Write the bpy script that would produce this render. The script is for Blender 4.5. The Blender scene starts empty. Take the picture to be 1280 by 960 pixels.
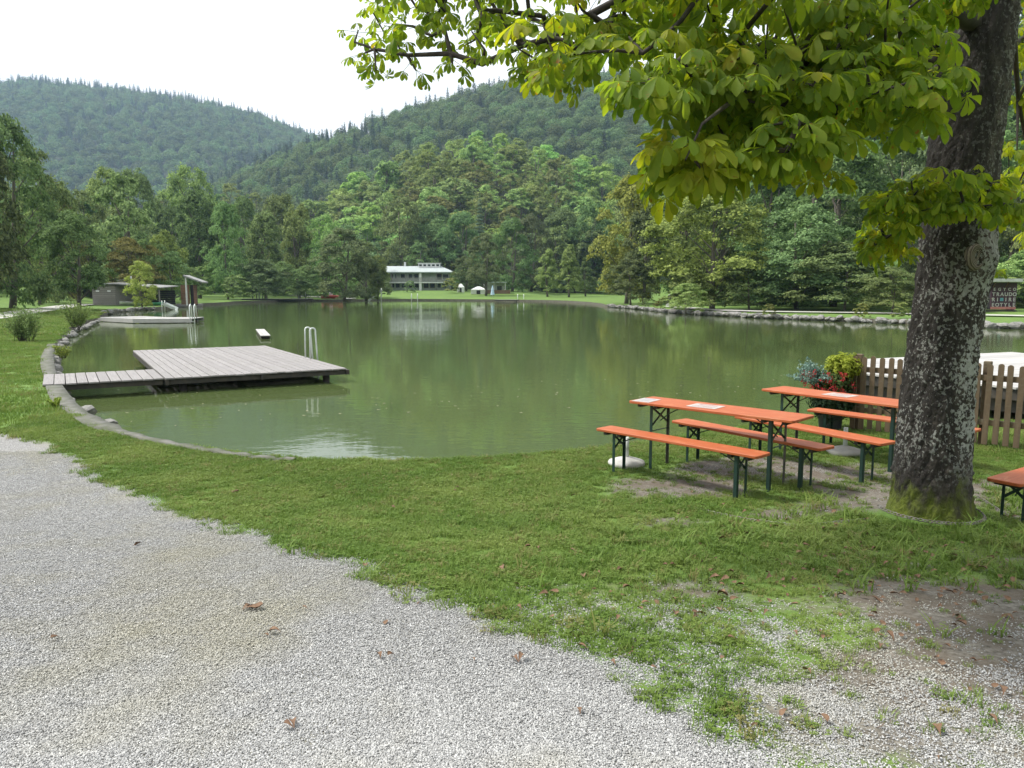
import bpy, math, random
import numpy as np
from mathutils import Vector, Matrix
from mathutils.geometry import delaunay_2d_cdt

random.seed(7)
RNG = np.random.default_rng(7)
PI = math.pi
scene = bpy.context.scene
COL = scene.collection

# ------------------------------------------------------------------ camera model
EYE = 2.05
FPX = 960.0
PITCH = math.atan(120 / FPX)
CP, SP = math.cos(PITCH), math.sin(PITCH)
WATER_Z = -0.30

def ray(px, py):
    a = (px - 640) / FPX
    b = (480 - py) / FPX
    return (a, CP + b * SP, -SP + b * CP)

def at_z(px, py, z):
    d = ray(px, py)
    t = (z - EYE) / d[2]
    return (d[0] * t, d[1] * t)

def at_y(px, py, Y):
    d = ray(px, py)
    t = Y / d[1]
    return (d[0] * t, Y, EYE + d[2] * t)

def slope(py):
    b = (480 - py) / FPX
    return (-SP + b * CP) / (CP + b * SP)

def sm(a, b, x):
    t = np.clip((x - a) / (b - a), 0, 1)
    return t * t * (3 - 2 * t)

# ------------------------------------------------------------------ node helpers
def mat(name):
    m = bpy.data.materials.new(name)
    m.use_nodes = True
    nt = m.node_tree
    for n in list(nt.nodes):
        nt.nodes.remove(n)
    out = nt.nodes.new('ShaderNodeOutputMaterial')
    return m, nt, out

class NB:
    """tiny node builder"""
    def __init__(self, nt):
        self.nt = nt
    def n(self, t, **kw):
        nd = self.nt.nodes.new(t)
        for k, v in kw.items():
            setattr(nd, k, v)
        return nd
    def link(self, a, b):
        self.nt.links.new(a, b)
    def setin(self, node, key, val):
        if hasattr(val, 'is_output') or isinstance(val, bpy.types.NodeSocket):
            self.link(val, node.inputs[key])
        else:
            node.inputs[key].default_value = val
    def coord(self, kind='Object', scale=(1, 1, 1)):
        tc = self.n('ShaderNodeTexCoord')
        if kind == 'Position':
            g = self.n('ShaderNodeNewGeometry')
            s = g.outputs['Position']
        else:
            s = tc.outputs[kind]
        mp = self.n('ShaderNodeMapping')
        mp.inputs['Scale'].default_value = scale
        self.link(s, mp.inputs['Vector'])
        return mp.outputs[0]
    def noise(self, vec, scale, detail=3, rough=.55, dist=0):
        n = self.n('ShaderNodeTexNoise')
        self.link(vec, n.inputs['Vector'])
        n.inputs['Scale'].default_value = scale
        n.inputs['Detail'].default_value = detail
        n.inputs['Roughness'].default_value = rough
        n.inputs['Distortion'].default_value = dist
        return n.outputs['Fac']
    def voro(self, vec, scale, feature='F1', out='Distance'):
        n = self.n('ShaderNodeTexVoronoi', feature=feature)
        self.link(vec, n.inputs['Vector'])
        n.inputs['Scale'].default_value = scale
        return n.outputs[out]
    def ramp(self, fac, stops, interp='LINEAR'):
        r = self.n('ShaderNodeValToRGB')
        r.color_ramp.interpolation = interp
        e = r.color_ramp.elements
        while len(e) < len(stops):
            e.new(.5)
        for i, (p, c) in enumerate(stops):
            e[i].position = p
            if not isinstance(c, (tuple, list)):
                c = (c, c, c)
            e[i].color = (c[0], c[1], c[2], 1)
        self.link(fac, r.inputs[0])
        return r.outputs[0]
    def mix(self, fac, a, b, blend='MIX'):
        m = self.n('ShaderNodeMix', data_type='RGBA', blend_type=blend)
        for k, v in ((0, fac), (6, a), (7, b)):
            if isinstance(v, bpy.types.NodeSocket):
                self.link(v, m.inputs[k])
            else:
                if k and len(v) == 3:
                    v = (*v, 1)
                m.inputs[k].default_value = v
        return m.outputs[2]
    def math(self, op, a, b=0.5, c=None):
        m = self.n('ShaderNodeMath', operation=op)
        for k, v in ((0, a), (1, b), (2, c)):
            if v is None:
                continue
            if isinstance(v, bpy.types.NodeSocket):
                self.link(v, m.inputs[k])
            else:
                m.inputs[k].default_value = v
        return m.outputs[0]
    def attr(self, name):
        a = self.n('ShaderNodeAttribute', attribute_name=name)
        return a.outputs['Fac']
    def bump(self, h, strength=.5, dist=.01):
        b = self.n('ShaderNodeBump')
        b.inputs['Strength'].default_value = strength
        b.inputs['Distance'].default_value = dist
        self.link(h, b.inputs['Height'])
        return b.outputs[0]
    def princ(self, color, rough=.6, metal=0, normal=None, **kw):
        p = self.n('ShaderNodeBsdfPrincipled')
        if isinstance(color, tuple) and len(color) == 3:
            color = (*color, 1)
        self.setin(p, 'Base Color', color)
        self.setin(p, 'Roughness', rough)
        p.inputs['Metallic'].default_value = metal
        if normal is not None:
            self.link(normal, p.inputs['Normal'])
        for k, v in kw.items():
            self.setin(p, k.replace('_', ' '), v)
        return p.outputs[0]

def simple_mat(name, c1, c2=None, scale=8, rough=.7, metal=0, bump=.2, bdist=.003, stretch=(1, 1, 1), detail=4):
    m, nt, out = mat(name)
    b = NB(nt)
    v = b.coord('Object', stretch)
    f = b.noise(v, scale, detail)
    c2 = c2 or tuple(x * .75 for x in c1)
    col = b.mix(b.ramp(f, [(.35, 0.), (.65, 1.)]), c1, c2)
    f2 = b.noise(v, scale * 6, 2)
    s = b.princ(col, rough, metal, b.bump(f2, bump, bdist))
    b.link(s, out.inputs[0])
    return m

# ------------------------------------------------------------------ mesh helpers
def mesh_np(name, V, faces, mats, mi=None, smooth=False):
    """V (n,3); faces: list of (m,k) int arrays; mi: list of material index per array"""
    me = bpy.data.meshes.new(name)
    V = np.asarray(V, dtype=np.float32)
    me.vertices.add(len(V))
    me.vertices.foreach_set('co', V.ravel())
    faces = [np.asarray(f, dtype=np.int32) for f in faces]
    nl = sum(f.size for f in faces)
    nf = sum(len(f) for f in faces)
    me.loops.add(nl)
    me.loops.foreach_set('vertex_index', np.concatenate([f.ravel() for f in faces]) if faces else np.zeros(0, np.int32))
    me.polygons.add(nf)
    starts, s = [], 0
    for f in faces:
        k = f.shape[1]
        starts.append(s + np.arange(len(f)) * k)
        s += f.size
    if faces:
        me.polygons.foreach_set('loop_start', np.concatenate(starts).astype(np.int32))
        if mi is not None:
            me.polygons.foreach_set('material_index', np.concatenate([np.full(len(f), m, np.int32) if np.isscalar(m) else np.asarray(m, np.int32) for f, m in zip(faces, mi)]))
    for m in (mats if isinstance(mats, (list, tuple)) else [mats]):
        me.materials.append(m)
    me.update(calc_edges=True)
    me.validate(clean_customdata=False)
    if smooth:
        me.polygons.foreach_set('use_smooth', np.ones(len(me.polygons), bool))
    return me

def link(name, me, parent=None, loc=(0, 0, 0), rz=0):
    o = bpy.data.objects.new(name, me)
    COL.objects.link(o)
    o.location = loc
    o.rotation_euler = (0, 0, rz)
    if parent:
        o.parent = parent
    return o

def tag(o, label=None, cat=None, group=None, kind=None):
    if label: o['label'] = label
    if cat: o['category'] = cat
    if group: o['group'] = group
    if kind: o['kind'] = kind
    return o

def thing(name, label, cat, loc=(0, 0, 0), rz=0, group=None):
    o = bpy.data.objects.new(name, None)
    COL.objects.link(o)
    o.empty_display_size = .2
    o.location = loc
    o.rotation_euler = (0, 0, rz)
    return tag(o, label, cat, group)

KIDS = {}
def dup(root, loc, rz=0, label=None, group=None):
    r = root.copy(); COL.objects.link(r)
    r.location = loc; r.rotation_euler = (0, 0, rz)
    if label: r['label'] = label
    if group: r['group'] = group
    for ch in list(root.children):
        c = ch.copy(); COL.objects.link(c); c.parent = r
        for g in list(ch.children):
            d = g.copy(); COL.objects.link(d); d.parent = c
    return r

class MB:
    """polygon collector"""
    def __init__(self):
        self.v = []; self.f = []; self.s = []
    def add(self, verts, faces, smooth=False):
        o = len(self.v)
        self.v += [tuple(p) for p in verts]
        self.f += [tuple(i + o for i in f) for f in faces]
        self.s += [smooth] * len(faces)
        return self
    def box(self, c, s, rz=0, M=None, bev=0):
        hx, hy, hz = s[0] / 2, s[1] / 2, s[2] / 2
        ca, sa = math.cos(rz), math.sin(rz)
        if bev <= 0:
            P = [(x, y, z) for z in (-hz, hz) for x, y in ((-hx, -hy), (hx, -hy), (hx, hy), (-hx, hy))]
            F = [(3, 2, 1, 0), (4, 5, 6, 7), (0, 1, 5, 4), (1, 2, 6, 5), (2, 3, 7, 6), (3, 0, 4, 7)]
        else:
            b = min(bev, hx * .9, hy * .9, hz * .9)
            P = []
            for z, k in ((-hz, b), (-hz + b, 0), (hz - b, 0), (hz, b)):
                X, Y = hx - k, hy - k
                P += [(-X + b, -Y, z), (X - b, -Y, z), (X, -Y + b, z), (X, Y - b, z), (X - b, Y, z), (-X + b, Y, z), (-X, Y - b, z), (-X, -Y + b, z)]
            F = [tuple(range(7, -1, -1)), tuple(range(24, 32))]
            for r in range(3):
                for i in range(8):
                    j = (i + 1) % 8
                    F.append((r * 8 + i, r * 8 + j, r * 8 + 8 + j, r * 8 + 8 + i))
        if M is not None:
            Q = [tuple(M @ Vector(p)) for p in P]
            Q = [(q[0] + c[0], q[1] + c[1], q[2] + c[2]) for q in Q]
        else:
            Q = [(c[0] + x * ca - y * sa, c[1] + x * sa + y * ca, c[2] + z) for x, y, z in P]
        return self.add(Q, F)
    def bar(self, a, b, w, h, bev=0):
        """rectangular bar from a to b"""
        a, b = Vector(a), Vector(b)
        d = b - a
        q = d.to_track_quat('X', 'Z').to_matrix()
        m = (a + b) / 2
        return self.box(m, (d.length, w, h), M=q, bev=bev)
    def tube(self, pts, rad, seg=8, cap=True, smooth=True):
        pts = [Vector(p) for p in pts]
        if not isinstance(rad, (list, tuple)):
            rad = [rad] * len(pts)
        V, F = [], []
        prev = None
        for i, p in enumerate(pts):
            t = (pts[min(i + 1, len(pts) - 1)] - pts[max(i - 1, 0)]).normalized()
            if prev is None:
                x = t.orthogonal().normalized()
            else:
                x = (prev - t * prev.dot(t)).normalized()
            prev = x
            y = t.cross(x)
            for k in range(seg):
                a = 2 * PI * k / seg
                V.append(p + (x * math.cos(a) + y * math.sin(a)) * rad[i])
        for i in range(len(pts) - 1):
            for k in range(seg):
                j = (k + 1) % seg
                F.append((i * seg + k, i * seg + j, i * seg + seg + j, i * seg + seg + k))
        if cap:
            F.append(tuple(range(seg - 1, -1, -1)))
            F.append(tuple(range((len(pts) - 1) * seg, len(pts) * seg)))
        return self.add(V, F, smooth)
    def lathe(self, prof, c=(0, 0, 0), seg=24, smooth=True):
        V, F = [], []
        for r, z in prof:
            for k in range(seg):
                a = 2 * PI * k / seg
                V.append((c[0] + r * math.cos(a), c[1] + r * math.sin(a), c[2] + z))
        for i in range(len(prof) - 1):
            for k in range(seg):
                j = (k + 1) % seg
                F.append((i * seg + k, i * seg + j, i * seg + seg + j, i * seg + seg + k))
        F.append(tuple(range(seg - 1, -1, -1)))
        F.append(tuple(range((len(prof) - 1) * seg, len(prof) * seg)))
        return self.add(V, F, smooth)
    def prism(self, poly, z0, z1):
        n = len(poly)
        V = [(p[0], p[1], z0) for p in poly] + [(p[0], p[1], z1) for p in poly]
        F = [tuple(range(n - 1, -1, -1)), tuple(range(n, 2 * n))]
        F += [(i, (i + 1) % n, (i + 1) % n + n, i + n) for i in range(n)]
        return self.add(V, F)
    def mesh(self, name, m):
        me = bpy.data.meshes.new(name)
        me.from_pydata(self.v, [], self.f)
        me.materials.append(m)
        me.polygons.foreach_set('use_smooth', np.array(self.s, bool))
        me.update()
        return me
    def build(self, name, m, parent=None, loc=(0, 0, 0), rz=0):
        return link(name, self.mesh(name, m), parent, loc, rz)

# value noise for numpy (sum of sines, cheap and smooth)
def wob(x, y, f, seed=0):
    r = np.random.default_rng(seed)
    s = 0
    for i in range(6):
        a = r.uniform(0, 2 * PI); k = f * r.uniform(.6, 1.6); p = r.uniform(0, 2 * PI)
        s = s + np.sin((x * math.cos(a) + y * math.sin(a)) * k + p)
    return s / 3.0

# ------------------------------------------------------------------ shoreline
front = [(1215, 528), (1120, 520), (1040, 519), (985, 524), (930, 534), (850, 549), (760, 561), (680, 569), (600, 574), (520, 578), (450, 578), (380, 576), (300, 569),
         (230, 559), (170, 546), (125, 531), (95, 514), (75, 495), (68, 478), (64, 462), (62, 446), (68, 434)]
SH = [at_z(px, py, -0.03) for px, py in front]
far = [(80, 423), (95, 413), (110, 406), (124, 400), (126, 395), (140, 391), (175, 388), (200, 387), (222, 383.5), (262, 381.5), (300, 378.5), (360, 377), (420, 376.2), (480, 375.6),
       (560, 375.8), (640, 376.5), (700, 377.5), (738, 380), (762, 384), (800, 387), (835, 391), (880, 394), (950, 398), (1050, 402), (1150, 406), (1220, 409.5), (1290, 412), (1400, 417)]
SH += [at_z(px, py, WATER_Z) for px, py in far]
SH += [(46, 36), (44, 26), (30, 17), (18, 12.5), (13, 11.2), (10, 11.3), (8.2, 11.8)]
SH = np.array(SH)
# densify with slight natural irregularity
def densify(P, step_k, closed=True, jit=0.0):
    out = []
    n = len(P)
    for i in range(n if closed else n - 1):
        a, b = P[i], P[(i + 1) % n]
        L = np.hypot(*(b - a))
        st = step_k * max(3.0, min(np.hypot(*a), 120))
        k = max(1, int(L / st))
        for j in range(k):
            t = j / k
            p = a + (b - a) * t
            nrm = np.array([-(b - a)[1], (b - a)[0]]) / max(L, 1e-6)
            out.append(p + nrm * jit * math.sin(t * PI) * random.uniform(-1, 1) * st)
    if not closed:
        out.append(P[-1])
    return np.array(out)
# smooth by chaikin
def chaikin(P, it=1, closed=True):
    for _ in range(it):
        Q = []
        n = len(P)
        for i in range(n if closed else n - 1):
            a, b = P[i], P[(i + 1) % n]
            Q += [a * .75 + b * .25, a * .25 + b * .75]
        P = np.array(Q)
    return P
SH = chaikin(SH, 1)
SHD = densify(SH, .03, True, .25)

def seg_dist(X, Y, P, closed=True):
    best = np.full(X.shape, 1e9)
    n = len(P)
    for i in range(n if closed else n - 1):
        a, b = P[i], P[(i + 1) % n]
        d = b - a
        L2 = max(d @ d, 1e-9)
        t = np.clip(((X - a[0]) * d[0] + (Y - a[1]) * d[1]) / L2, 0, 1)
        q = (X - a[0] - t * d[0]) ** 2 + (Y - a[1] - t * d[1]) ** 2
        best = np.minimum(best, q)
    return np.sqrt(best)

def inpoly(X, Y, P):
    ins = np.zeros(X.shape, bool)
    n = len(P)
    j = n - 1
    for i in range(n):
        xi, yi = P[i]; xj, yj = P[j]
        c = ((yi > Y) != (yj > Y)) & (X < (xj - xi) * (Y - yi) / (yj - yi + 1e-12) + xi)
        ins ^= c
        j = i
    return ins

# ------------------------------------------------------------------ terrain
TREE = (3.47, 6.35)
HILLS = [  # D, r0, tree height, silhouette (column px -> y px)
    (1500, 650, 17, [(-900, 140), (-200, 130), (0, 101), (60, 95), (130, 101), (250, 116), (330, 136), (395, 162), (450, 190), (520, 225), (620, 262), (900, 300), (2500, 320)]),
    (760, 330, 16, [(-900, 330), (150, 275), (230, 247), (290, 214), (340, 190), (400, 166), (500, 135), (600, 103), (650, 95), (720, 88), (850, 75), (1000, 95), (1300, 70), (2500, 70)]),
    (330, 232, 20, [(-900, 262), (0, 240), (130, 222), (250, 215), (330, 232), (400, 240), (470, 214), (520, 182), (590, 160), (640, 170), (690, 180), (750, 202), (790, 232), (850, 245), (900, 250), (2500, 250)]),
    (190, 92, 20, [(-2500, 60), (-900, 100), (-100, 155), (0, 190), (60, 218), (120, 262), (160, 300), (200, 345), (780, 345), (840, 250), (900, 160), (980, 60), (1100, 20), (1300, 0), (2500, 0)]),
]
def terrain(X, Y):
    X = np.asarray(X, float); Y = np.asarray(Y, float)
    r = np.hypot(X, Y)
    h = 0.42 * (1 - sm(2.5, 8, Y + .12 * np.abs(X)))
    ds = seg_dist(X, Y, SH)
    # towards the bank
    k = sm(0, 1.6, ds)
    h = h * k + (-0.03) * (1 - k)
    # mound of the chestnut
    h = h + .10 * np.exp(-((X - TREE[0]) ** 2 + (Y - TREE[1]) ** 2) / .75 ** 2)
    h = h + .012 * wob(X, Y, 2.2, 3) * sm(0, 1, ds) * (r < 60)
    # far land
    farm = sm(30, 60, r)
    h = h + farm * np.minimum(ds * .012, 1.4) * (1 + .25 * wob(X, Y, .08, 5))
    colx = 640 + FPX * X / np.maximum(Y, 1e-3)
    colx = np.where(Y < 5, np.where(X > 0, 2500, -2500), np.clip(colx, -2500, 2500))
    # lawn in front of the house
    lw = sm(430, 470, colx) * (1 - sm(640, 700, colx))
    h = h + lw * 1.0 * sm(142, 182, Y)
    tot = h
    for D, r0, th, sil in HILLS:
        xs = [s[0] for s in sil]; ys = [s[1] for s in sil]
        py = np.interp(colx, xs, ys)
        b = (480 - py) / FPX
        sl = (-SP + b * CP) / (CP + b * SP)
        # D is a depth along Y near the view, a radius elsewhere
        dist = np.where(Y > 0, np.maximum(Y, .35 * r), r)
        hc = np.maximum(EYE + sl * D - th, 0)
        t = np.clip((dist - r0) / (D - r0), 0, 1)
        prof = t ** 1.15 * (1 - .0 * t)
        prof = np.sin(t * PI / 2) ** 1.3 * .35 + prof * .65
        back = np.clip((dist - D) / (D * .8), 0, 1)
        hh = hc * prof * (1 - back * .9)
        hh = hh * (1 + .05 * wob(X, Y, 12 / D, 11) * t * (1 - t) * 2)
        if r0 < 100:
            hh = hh * sm(0, 30, ds)
        tot = np.maximum(tot, hh + np.minimum(h, 3) * (hh > 0))
    return tot

def H(x, y):
    return float(terrain(np.array([x]), np.array([y]))[0])

def ground_hit(px, py):
    z = 0.1
    for _ in range(25):
        x, y = at_z(px, py, z)
        z = .5 * z + .5 * H(x, y)
    return x, y

path_edge_px = [(-260, 520), (-60, 537), (0, 545), (50, 556), (85, 580), (130, 608), (200, 640), (280, 664), (350, 687), (430, 716), (500, 742), (560, 770), (620, 798),
                (680, 825), (740, 850), (800, 880), (850, 905), (900, 935), (950, 965), (1060, 1040)]
PATH = np.array([ground_hit(*p) for p in path_edge_px] + [(2.6, 1.0), (3.0, -3.0), (3.0, -10), (-24, -10), (-24, 11.5)])
PATHD = densify(PATH, .05, True, .5)

DIRT = [  # px, py, rx, ry (metres), strength: worn ground
    (860, 610, 1.0, .5, .75), (985, 590, 1.2, .8, .95), (1060, 620, .9, .8, .9), (1010, 640, .7, .4, .6), (1240, 620, 1.2, .9, .95), (1150, 700, 1.1, .5, .55),
    (830, 650, .5, .3, .6), (1230, 760, 1.0, .7, .9), (1290, 850, .9, .7, 1.0), (1000, 760, .8, .35, .5), (850, 740, .7, .35, .55), (1120, 830, .8, .3, .5), (1230, 900, .9, .5, .8), (1000, 850, .9, .35, .5), (1100, 900, .7, .3, .55)]
DIRTW = [(*ground_hit(a, b), c, d, e) for a, b, c, d, e in DIRT]
GRAV = [(800, 770, .7, .3, .40), (900, 835, .7, .3, .46), (1000, 880, .7, .3, .50), (1100, 925, .8, .3, .48), (1220, 950, .9, .4, .42), (950, 790, .8, .35, .35), (1100, 860, .6, .25, .40),
        (985, 590, .9, .5, .12), (1250, 880, .6, .3, .38)]
GRAVW = [(*ground_hit(a, b), c, d, e) for a, b, c, d, e in GRAV]

def masks(X, Y):
    X = np.asarray(X, float); Y = np.asarray(Y, float)
    ins = inpoly(X, Y, PATH)
    d = seg_dist(X, Y, PATH)
    sd = np.where(ins, d, -d)
    g = sm(-.30, .16, sd + .07 * wob(X, Y, 9, 21) + .04 * wob(X, Y, 25, 22))
    for gx, gy, rx, ry, s in GRAVW:
        q = ((X - gx) / rx) ** 2 + ((Y - gy) / ry) ** 2
        g = np.maximum(g, s * np.exp(-q * .9) * (.8 + .35 * wob(X, Y, 11, 23)))
    dm = np.zeros_like(X)
    for gx, gy, rx, ry, s in DIRTW:
        q = ((X - gx) / rx) ** 2 + ((Y - gy) / ry) ** 2
        dm = np.maximum(dm, s * np.exp(-q * .8))
    dm = np.clip(dm * (1.0 + .40 * wob(X, Y, 5, 24) + .22 * wob(X, Y, 17, 25)), 0, 1)
    return np.clip(g, 0, 1), dm

# point cloud for the ground
pts = []
def grid(x0, x1, y0, y1, s, js=.3):
    xs = np.arange(x0, x1, s); ys = np.arange(y0, y1, s)
    X, Y = np.meshgrid(xs, ys)
    X = X + RNG.uniform(-js, js, X.shape) * s; Y = Y + RNG.uniform(-js, js, Y.shape) * s
    return np.stack([X.ravel(), Y.ravel()], 1)
g1 = grid(-7, 6.5, 2, 12.5, .12)
g2 = grid(-22, 16, -6, 30, .6)
m = (g2[:, 0] > -7) & (g2[:, 0] < 6.5) & (g2[:, 1] > 2) & (g2[:, 1] < 12.5)
g2 = g2[~m]
g3 = []
rr = 30.0
while rr < 3200:
    fw = np.radians(np.arange(-58, 58.1, .9)); bw = np.radians(np.concatenate([np.arange(60, 300, 8)]))
    for a in np.concatenate([fw, bw]):
        a2 = a + RNG.uniform(-.003, .003)
        g3.append((rr * math.sin(a2), rr * math.cos(a2)))
    rr *= 1.045
g3 = np.array(g3)
m = (g3[:, 0] > -22) & (g3[:, 0] < 16) & (g3[:, 1] > -6) & (g3[:, 1] < 30)
g3 = g3[~m]
P = np.concatenate([g1, g2, g3])
ds = seg_dist(P[:, 0], P[:, 1], SHD); dp = seg_dist(P[:, 0], P[:, 1], PATHD)
rP = np.hypot(P[:, 0], P[:, 1])
P = P[(ds > .02 * np.minimum(rP, 100)) & (dp > .02 * np.maximum(rP, 3)) & ~(inpoly(P[:, 0], P[:, 1], SHD) & (ds > 25))]
allp = [Vector(p) for p in SHD] + [Vector(p) for p in PATHD] + [Vector(p) for p in P]
n1, n2 = len(SHD), len(PATHD)
edges = [(i, (i + 1) % n1) for i in range(n1)] + [(n1 + i, n1 + (i + 1) % n2) for i in range(n2)]
cv, ce, cf, _, _, _ = delaunay_2d_cdt(allp, edges, [], 0, 1e-5, False)
CV = np.array([(v.x, v.y) for v in cv])
CF = np.array([f for f in cf if len(f) == 3])
cen = CV[CF].mean(1)
inlake = inpoly(cen[:, 0], cen[:, 1], SHD)
inpath = inpoly(cen[:, 0], cen[:, 1], PATHD) & ~inlake
CZ = terrain(CV[:, 0], CV[:, 1])

# ---- ground material
def ground_material():
    m, nt, out = mat('ground_mix')
    b = NB(nt)
    v = b.coord('Object')
    gm = b.attr('gravel'); dm = b.attr('dirt'); wm = b.attr('wood')
    # grass base: soil and thatch between blades
    n1 = b.noise(v, 1.3, 4); n2 = b.noise(v, 45, 4, .7); n3 = b.noise(v, .12, 3)
    gcol = b.mix(b.ramp(n2, [(.35, 0.), (.7, 1.)]), (.050, .105, .014), (.14, .25, .035))
    gcol = b.mix(b.ramp(n1, [(.4, 0.), (.7, .55)]), gcol, (.20, .29, .045))
    gcol = b.mix(b.ramp(n3, [(.4, 0.), (.65, .5)]), gcol, (.075, .15, .022))
    # soil
    s1 = b.noise(v, 30, 6, .7); s2 = b.noise(v, 4, 3)
    soil = b.mix(b.ramp(s1, [(.3, 0.), (.7, 1.)]), (.055, .045, .033), (.26, .24, .205))
    soil = b.mix(b.ramp(s2, [(.4, 0.), (.6, .7)]), soil, (.11, .085, .06))
    # gravel: crushed pale limestone
    vc = b.n('ShaderNodeTexVoronoi', feature='F1'); b.link(v, vc.inputs['Vector']); vc.inputs['Scale'].default_value = 110
    bw = b.n('ShaderNodeSeparateColor'); b.link(vc.outputs['Color'], bw.inputs[0])
    g = b.ramp(bw.outputs[0], [(0, (.22, .22, .22)), (.3, (.33, .33, .325)), (.6, (.40, .40, .395)), (1, (.52, .52, .51))])
    g = b.mix(b.ramp(vc.outputs['Distance'], [(.35, 0.), (.75, .8)]), g, (.15, .14, .13))
    gl = b.noise(v, 1.1, 5, .6)
    g = b.mix(b.ramp(gl, [(.47, 0.), (.68, .55)]), g, (.36, .345, .24))
    gl2 = b.noise(v, .5, 3)
    g = b.mix(b.ramp(gl2, [(.60, 0.), (.78, .3)]), g, (.28, .21, .16))
    # blends
    e = b.noise(v, 14, 5, .7)
    df = b.ramp(b.math('ADD', b.math('MULTIPLY', dm, 1.0), b.math('MULTIPLY', e, .6)), [(.62, 0.), (.86, 1.)])
    gf = b.ramp(b.math('ADD', gm, b.math('MULTIPLY', e, .5)), [(.55, 0.), (.85, 1.)])
    col = b.mix(df, gcol, soil)
    col = b.mix(gf, col, g)
    wood = b.mix(b.noise(v, .4, 4), (.02, .032, .01), (.05, .06, .02))
    col = b.mix(wm, col, wood)
    hh = b.mix(gf, b.math('MULTIPLY', n2, 1.0), b.math('SUBTRACT', 1.0, vc.outputs['Distance']))
    s = b.princ(col, .95, 0, b.bump(hh, .9, .012))
    b.link(s, out.inputs[0])
    return m
M_GROUND = ground_material()

def ground_obj(name, sel):
    F = CF[sel]
    used = np.unique(F)
    mp = -np.ones(len(CV), int); mp[used] = np.arange(len(used))
    V = np.column_stack([CV[used], CZ[used]])
    F2 = mp[F]
    # orient up
    a, b_, c = V[F2[:, 0]], V[F2[:, 1]], V[F2[:, 2]]
    nz = np.cross(b_ - a, c - a)[:, 2]
    F2[nz < 0] = F2[nz < 0][:, ::-1]
    me = mesh_np(name, V, [F2], M_GROUND, smooth=True)
    g, d = masks(V[:, 0], V[:, 1])
    r = np.hypot(V[:, 0], V[:, 1])
    colx = 640 + FPX * V[:, 0] / np.maximum(V[:, 1], 1)
    w = sm(3.0, 8.0, V[:, 2])
    for nm, arr in (('gravel', g * (r < 60)), ('dirt', d), ('wood', w)):
        at = me.attributes.new(nm, 'FLOAT', 'POINT')
        at.data.foreach_set('value', arr.astype(np.float32))
    return tag(link(name, me), kind='structure')
ground_obj('ground', ~inlake & ~inpath)
ground_obj('gravel_path', inpath)

# bank wall strip under the land edge
def bank_strip():
    V, F = [], []
    n = len(SHD)
    z = terrain(SHD[:, 0], SHD[:, 1])
    for i in range(n):
        x, y = SHD[i]
        V += [(x, y, z[i]), (x, y, -1.2)]
    for i in range(n):
        j = (i + 1) % n
        F.append((2 * i, 2 * i + 1, 2 * j + 1, 2 * j))
    mm = simple_mat('bank_earth', (.09, .08, .06), (.17, .16, .13), 6, .95, bump=.6, bdist=.02)
    me = mesh_np('lake_bank', V, [np.array(F)], mm)
    tag(link('lake_bank', me), kind='structure')
bank_strip()

# ---- water
def water():
    m, nt, out = mat('pond_water')
    b = NB(nt)
    v = b.coord('Object', (1, 1, 1))
    big = b.noise(b.coord('Object', (.5, 1, 1)), .35, 3, .5)
    patch = b.noise(b.coord('Object', (1, .6, 1)), .09, 2, .5)
    w1 = b.noise(b.coord('Object', (.8, 1.25, 1)), 3.2, 3, .55, .4)
    w2 = b.noise(v, 13, 2, .5)
    h = b.math('ADD', b.math('MULTIPLY', w1, 1.0), b.math('MULTIPLY', w2, .16))
    h = b.math('MULTIPLY', h, b.ramp(patch, [(.38, .35), (.62, 1.)]))
    h = b.math('ADD', h, b.math('MULTIPLY', big, 1.2))
    bp = b.bump(h, .20, .022)
    col = b.mix(b.noise(v, .15, 3), (.062, .090, .030), (.085, .115, .040))
    s = b.princ(col, .03, 0, bp, IOR=1.34)
    b.link(s, out.inputs[0])
    F = CF[inlake]
    used = np.unique(F); mp = -np.ones(len(CV), int); mp[used] = np.arange(len(used))
    V = np.column_stack([CV[used], np.full(len(used), WATER_Z)])
    F2 = mp[F]
    a, b_, c = V[F2[:, 0]], V[F2[:, 1]], V[F2[:, 2]]
    nz = np.cross(b_ - a, c - a)[:, 2]
    F2[nz < 0] = F2[nz < 0][:, ::-1]
    tag(link('lake_water', mesh_np('lake_water', V, [F2], m)), kind='structure')
water()

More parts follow.
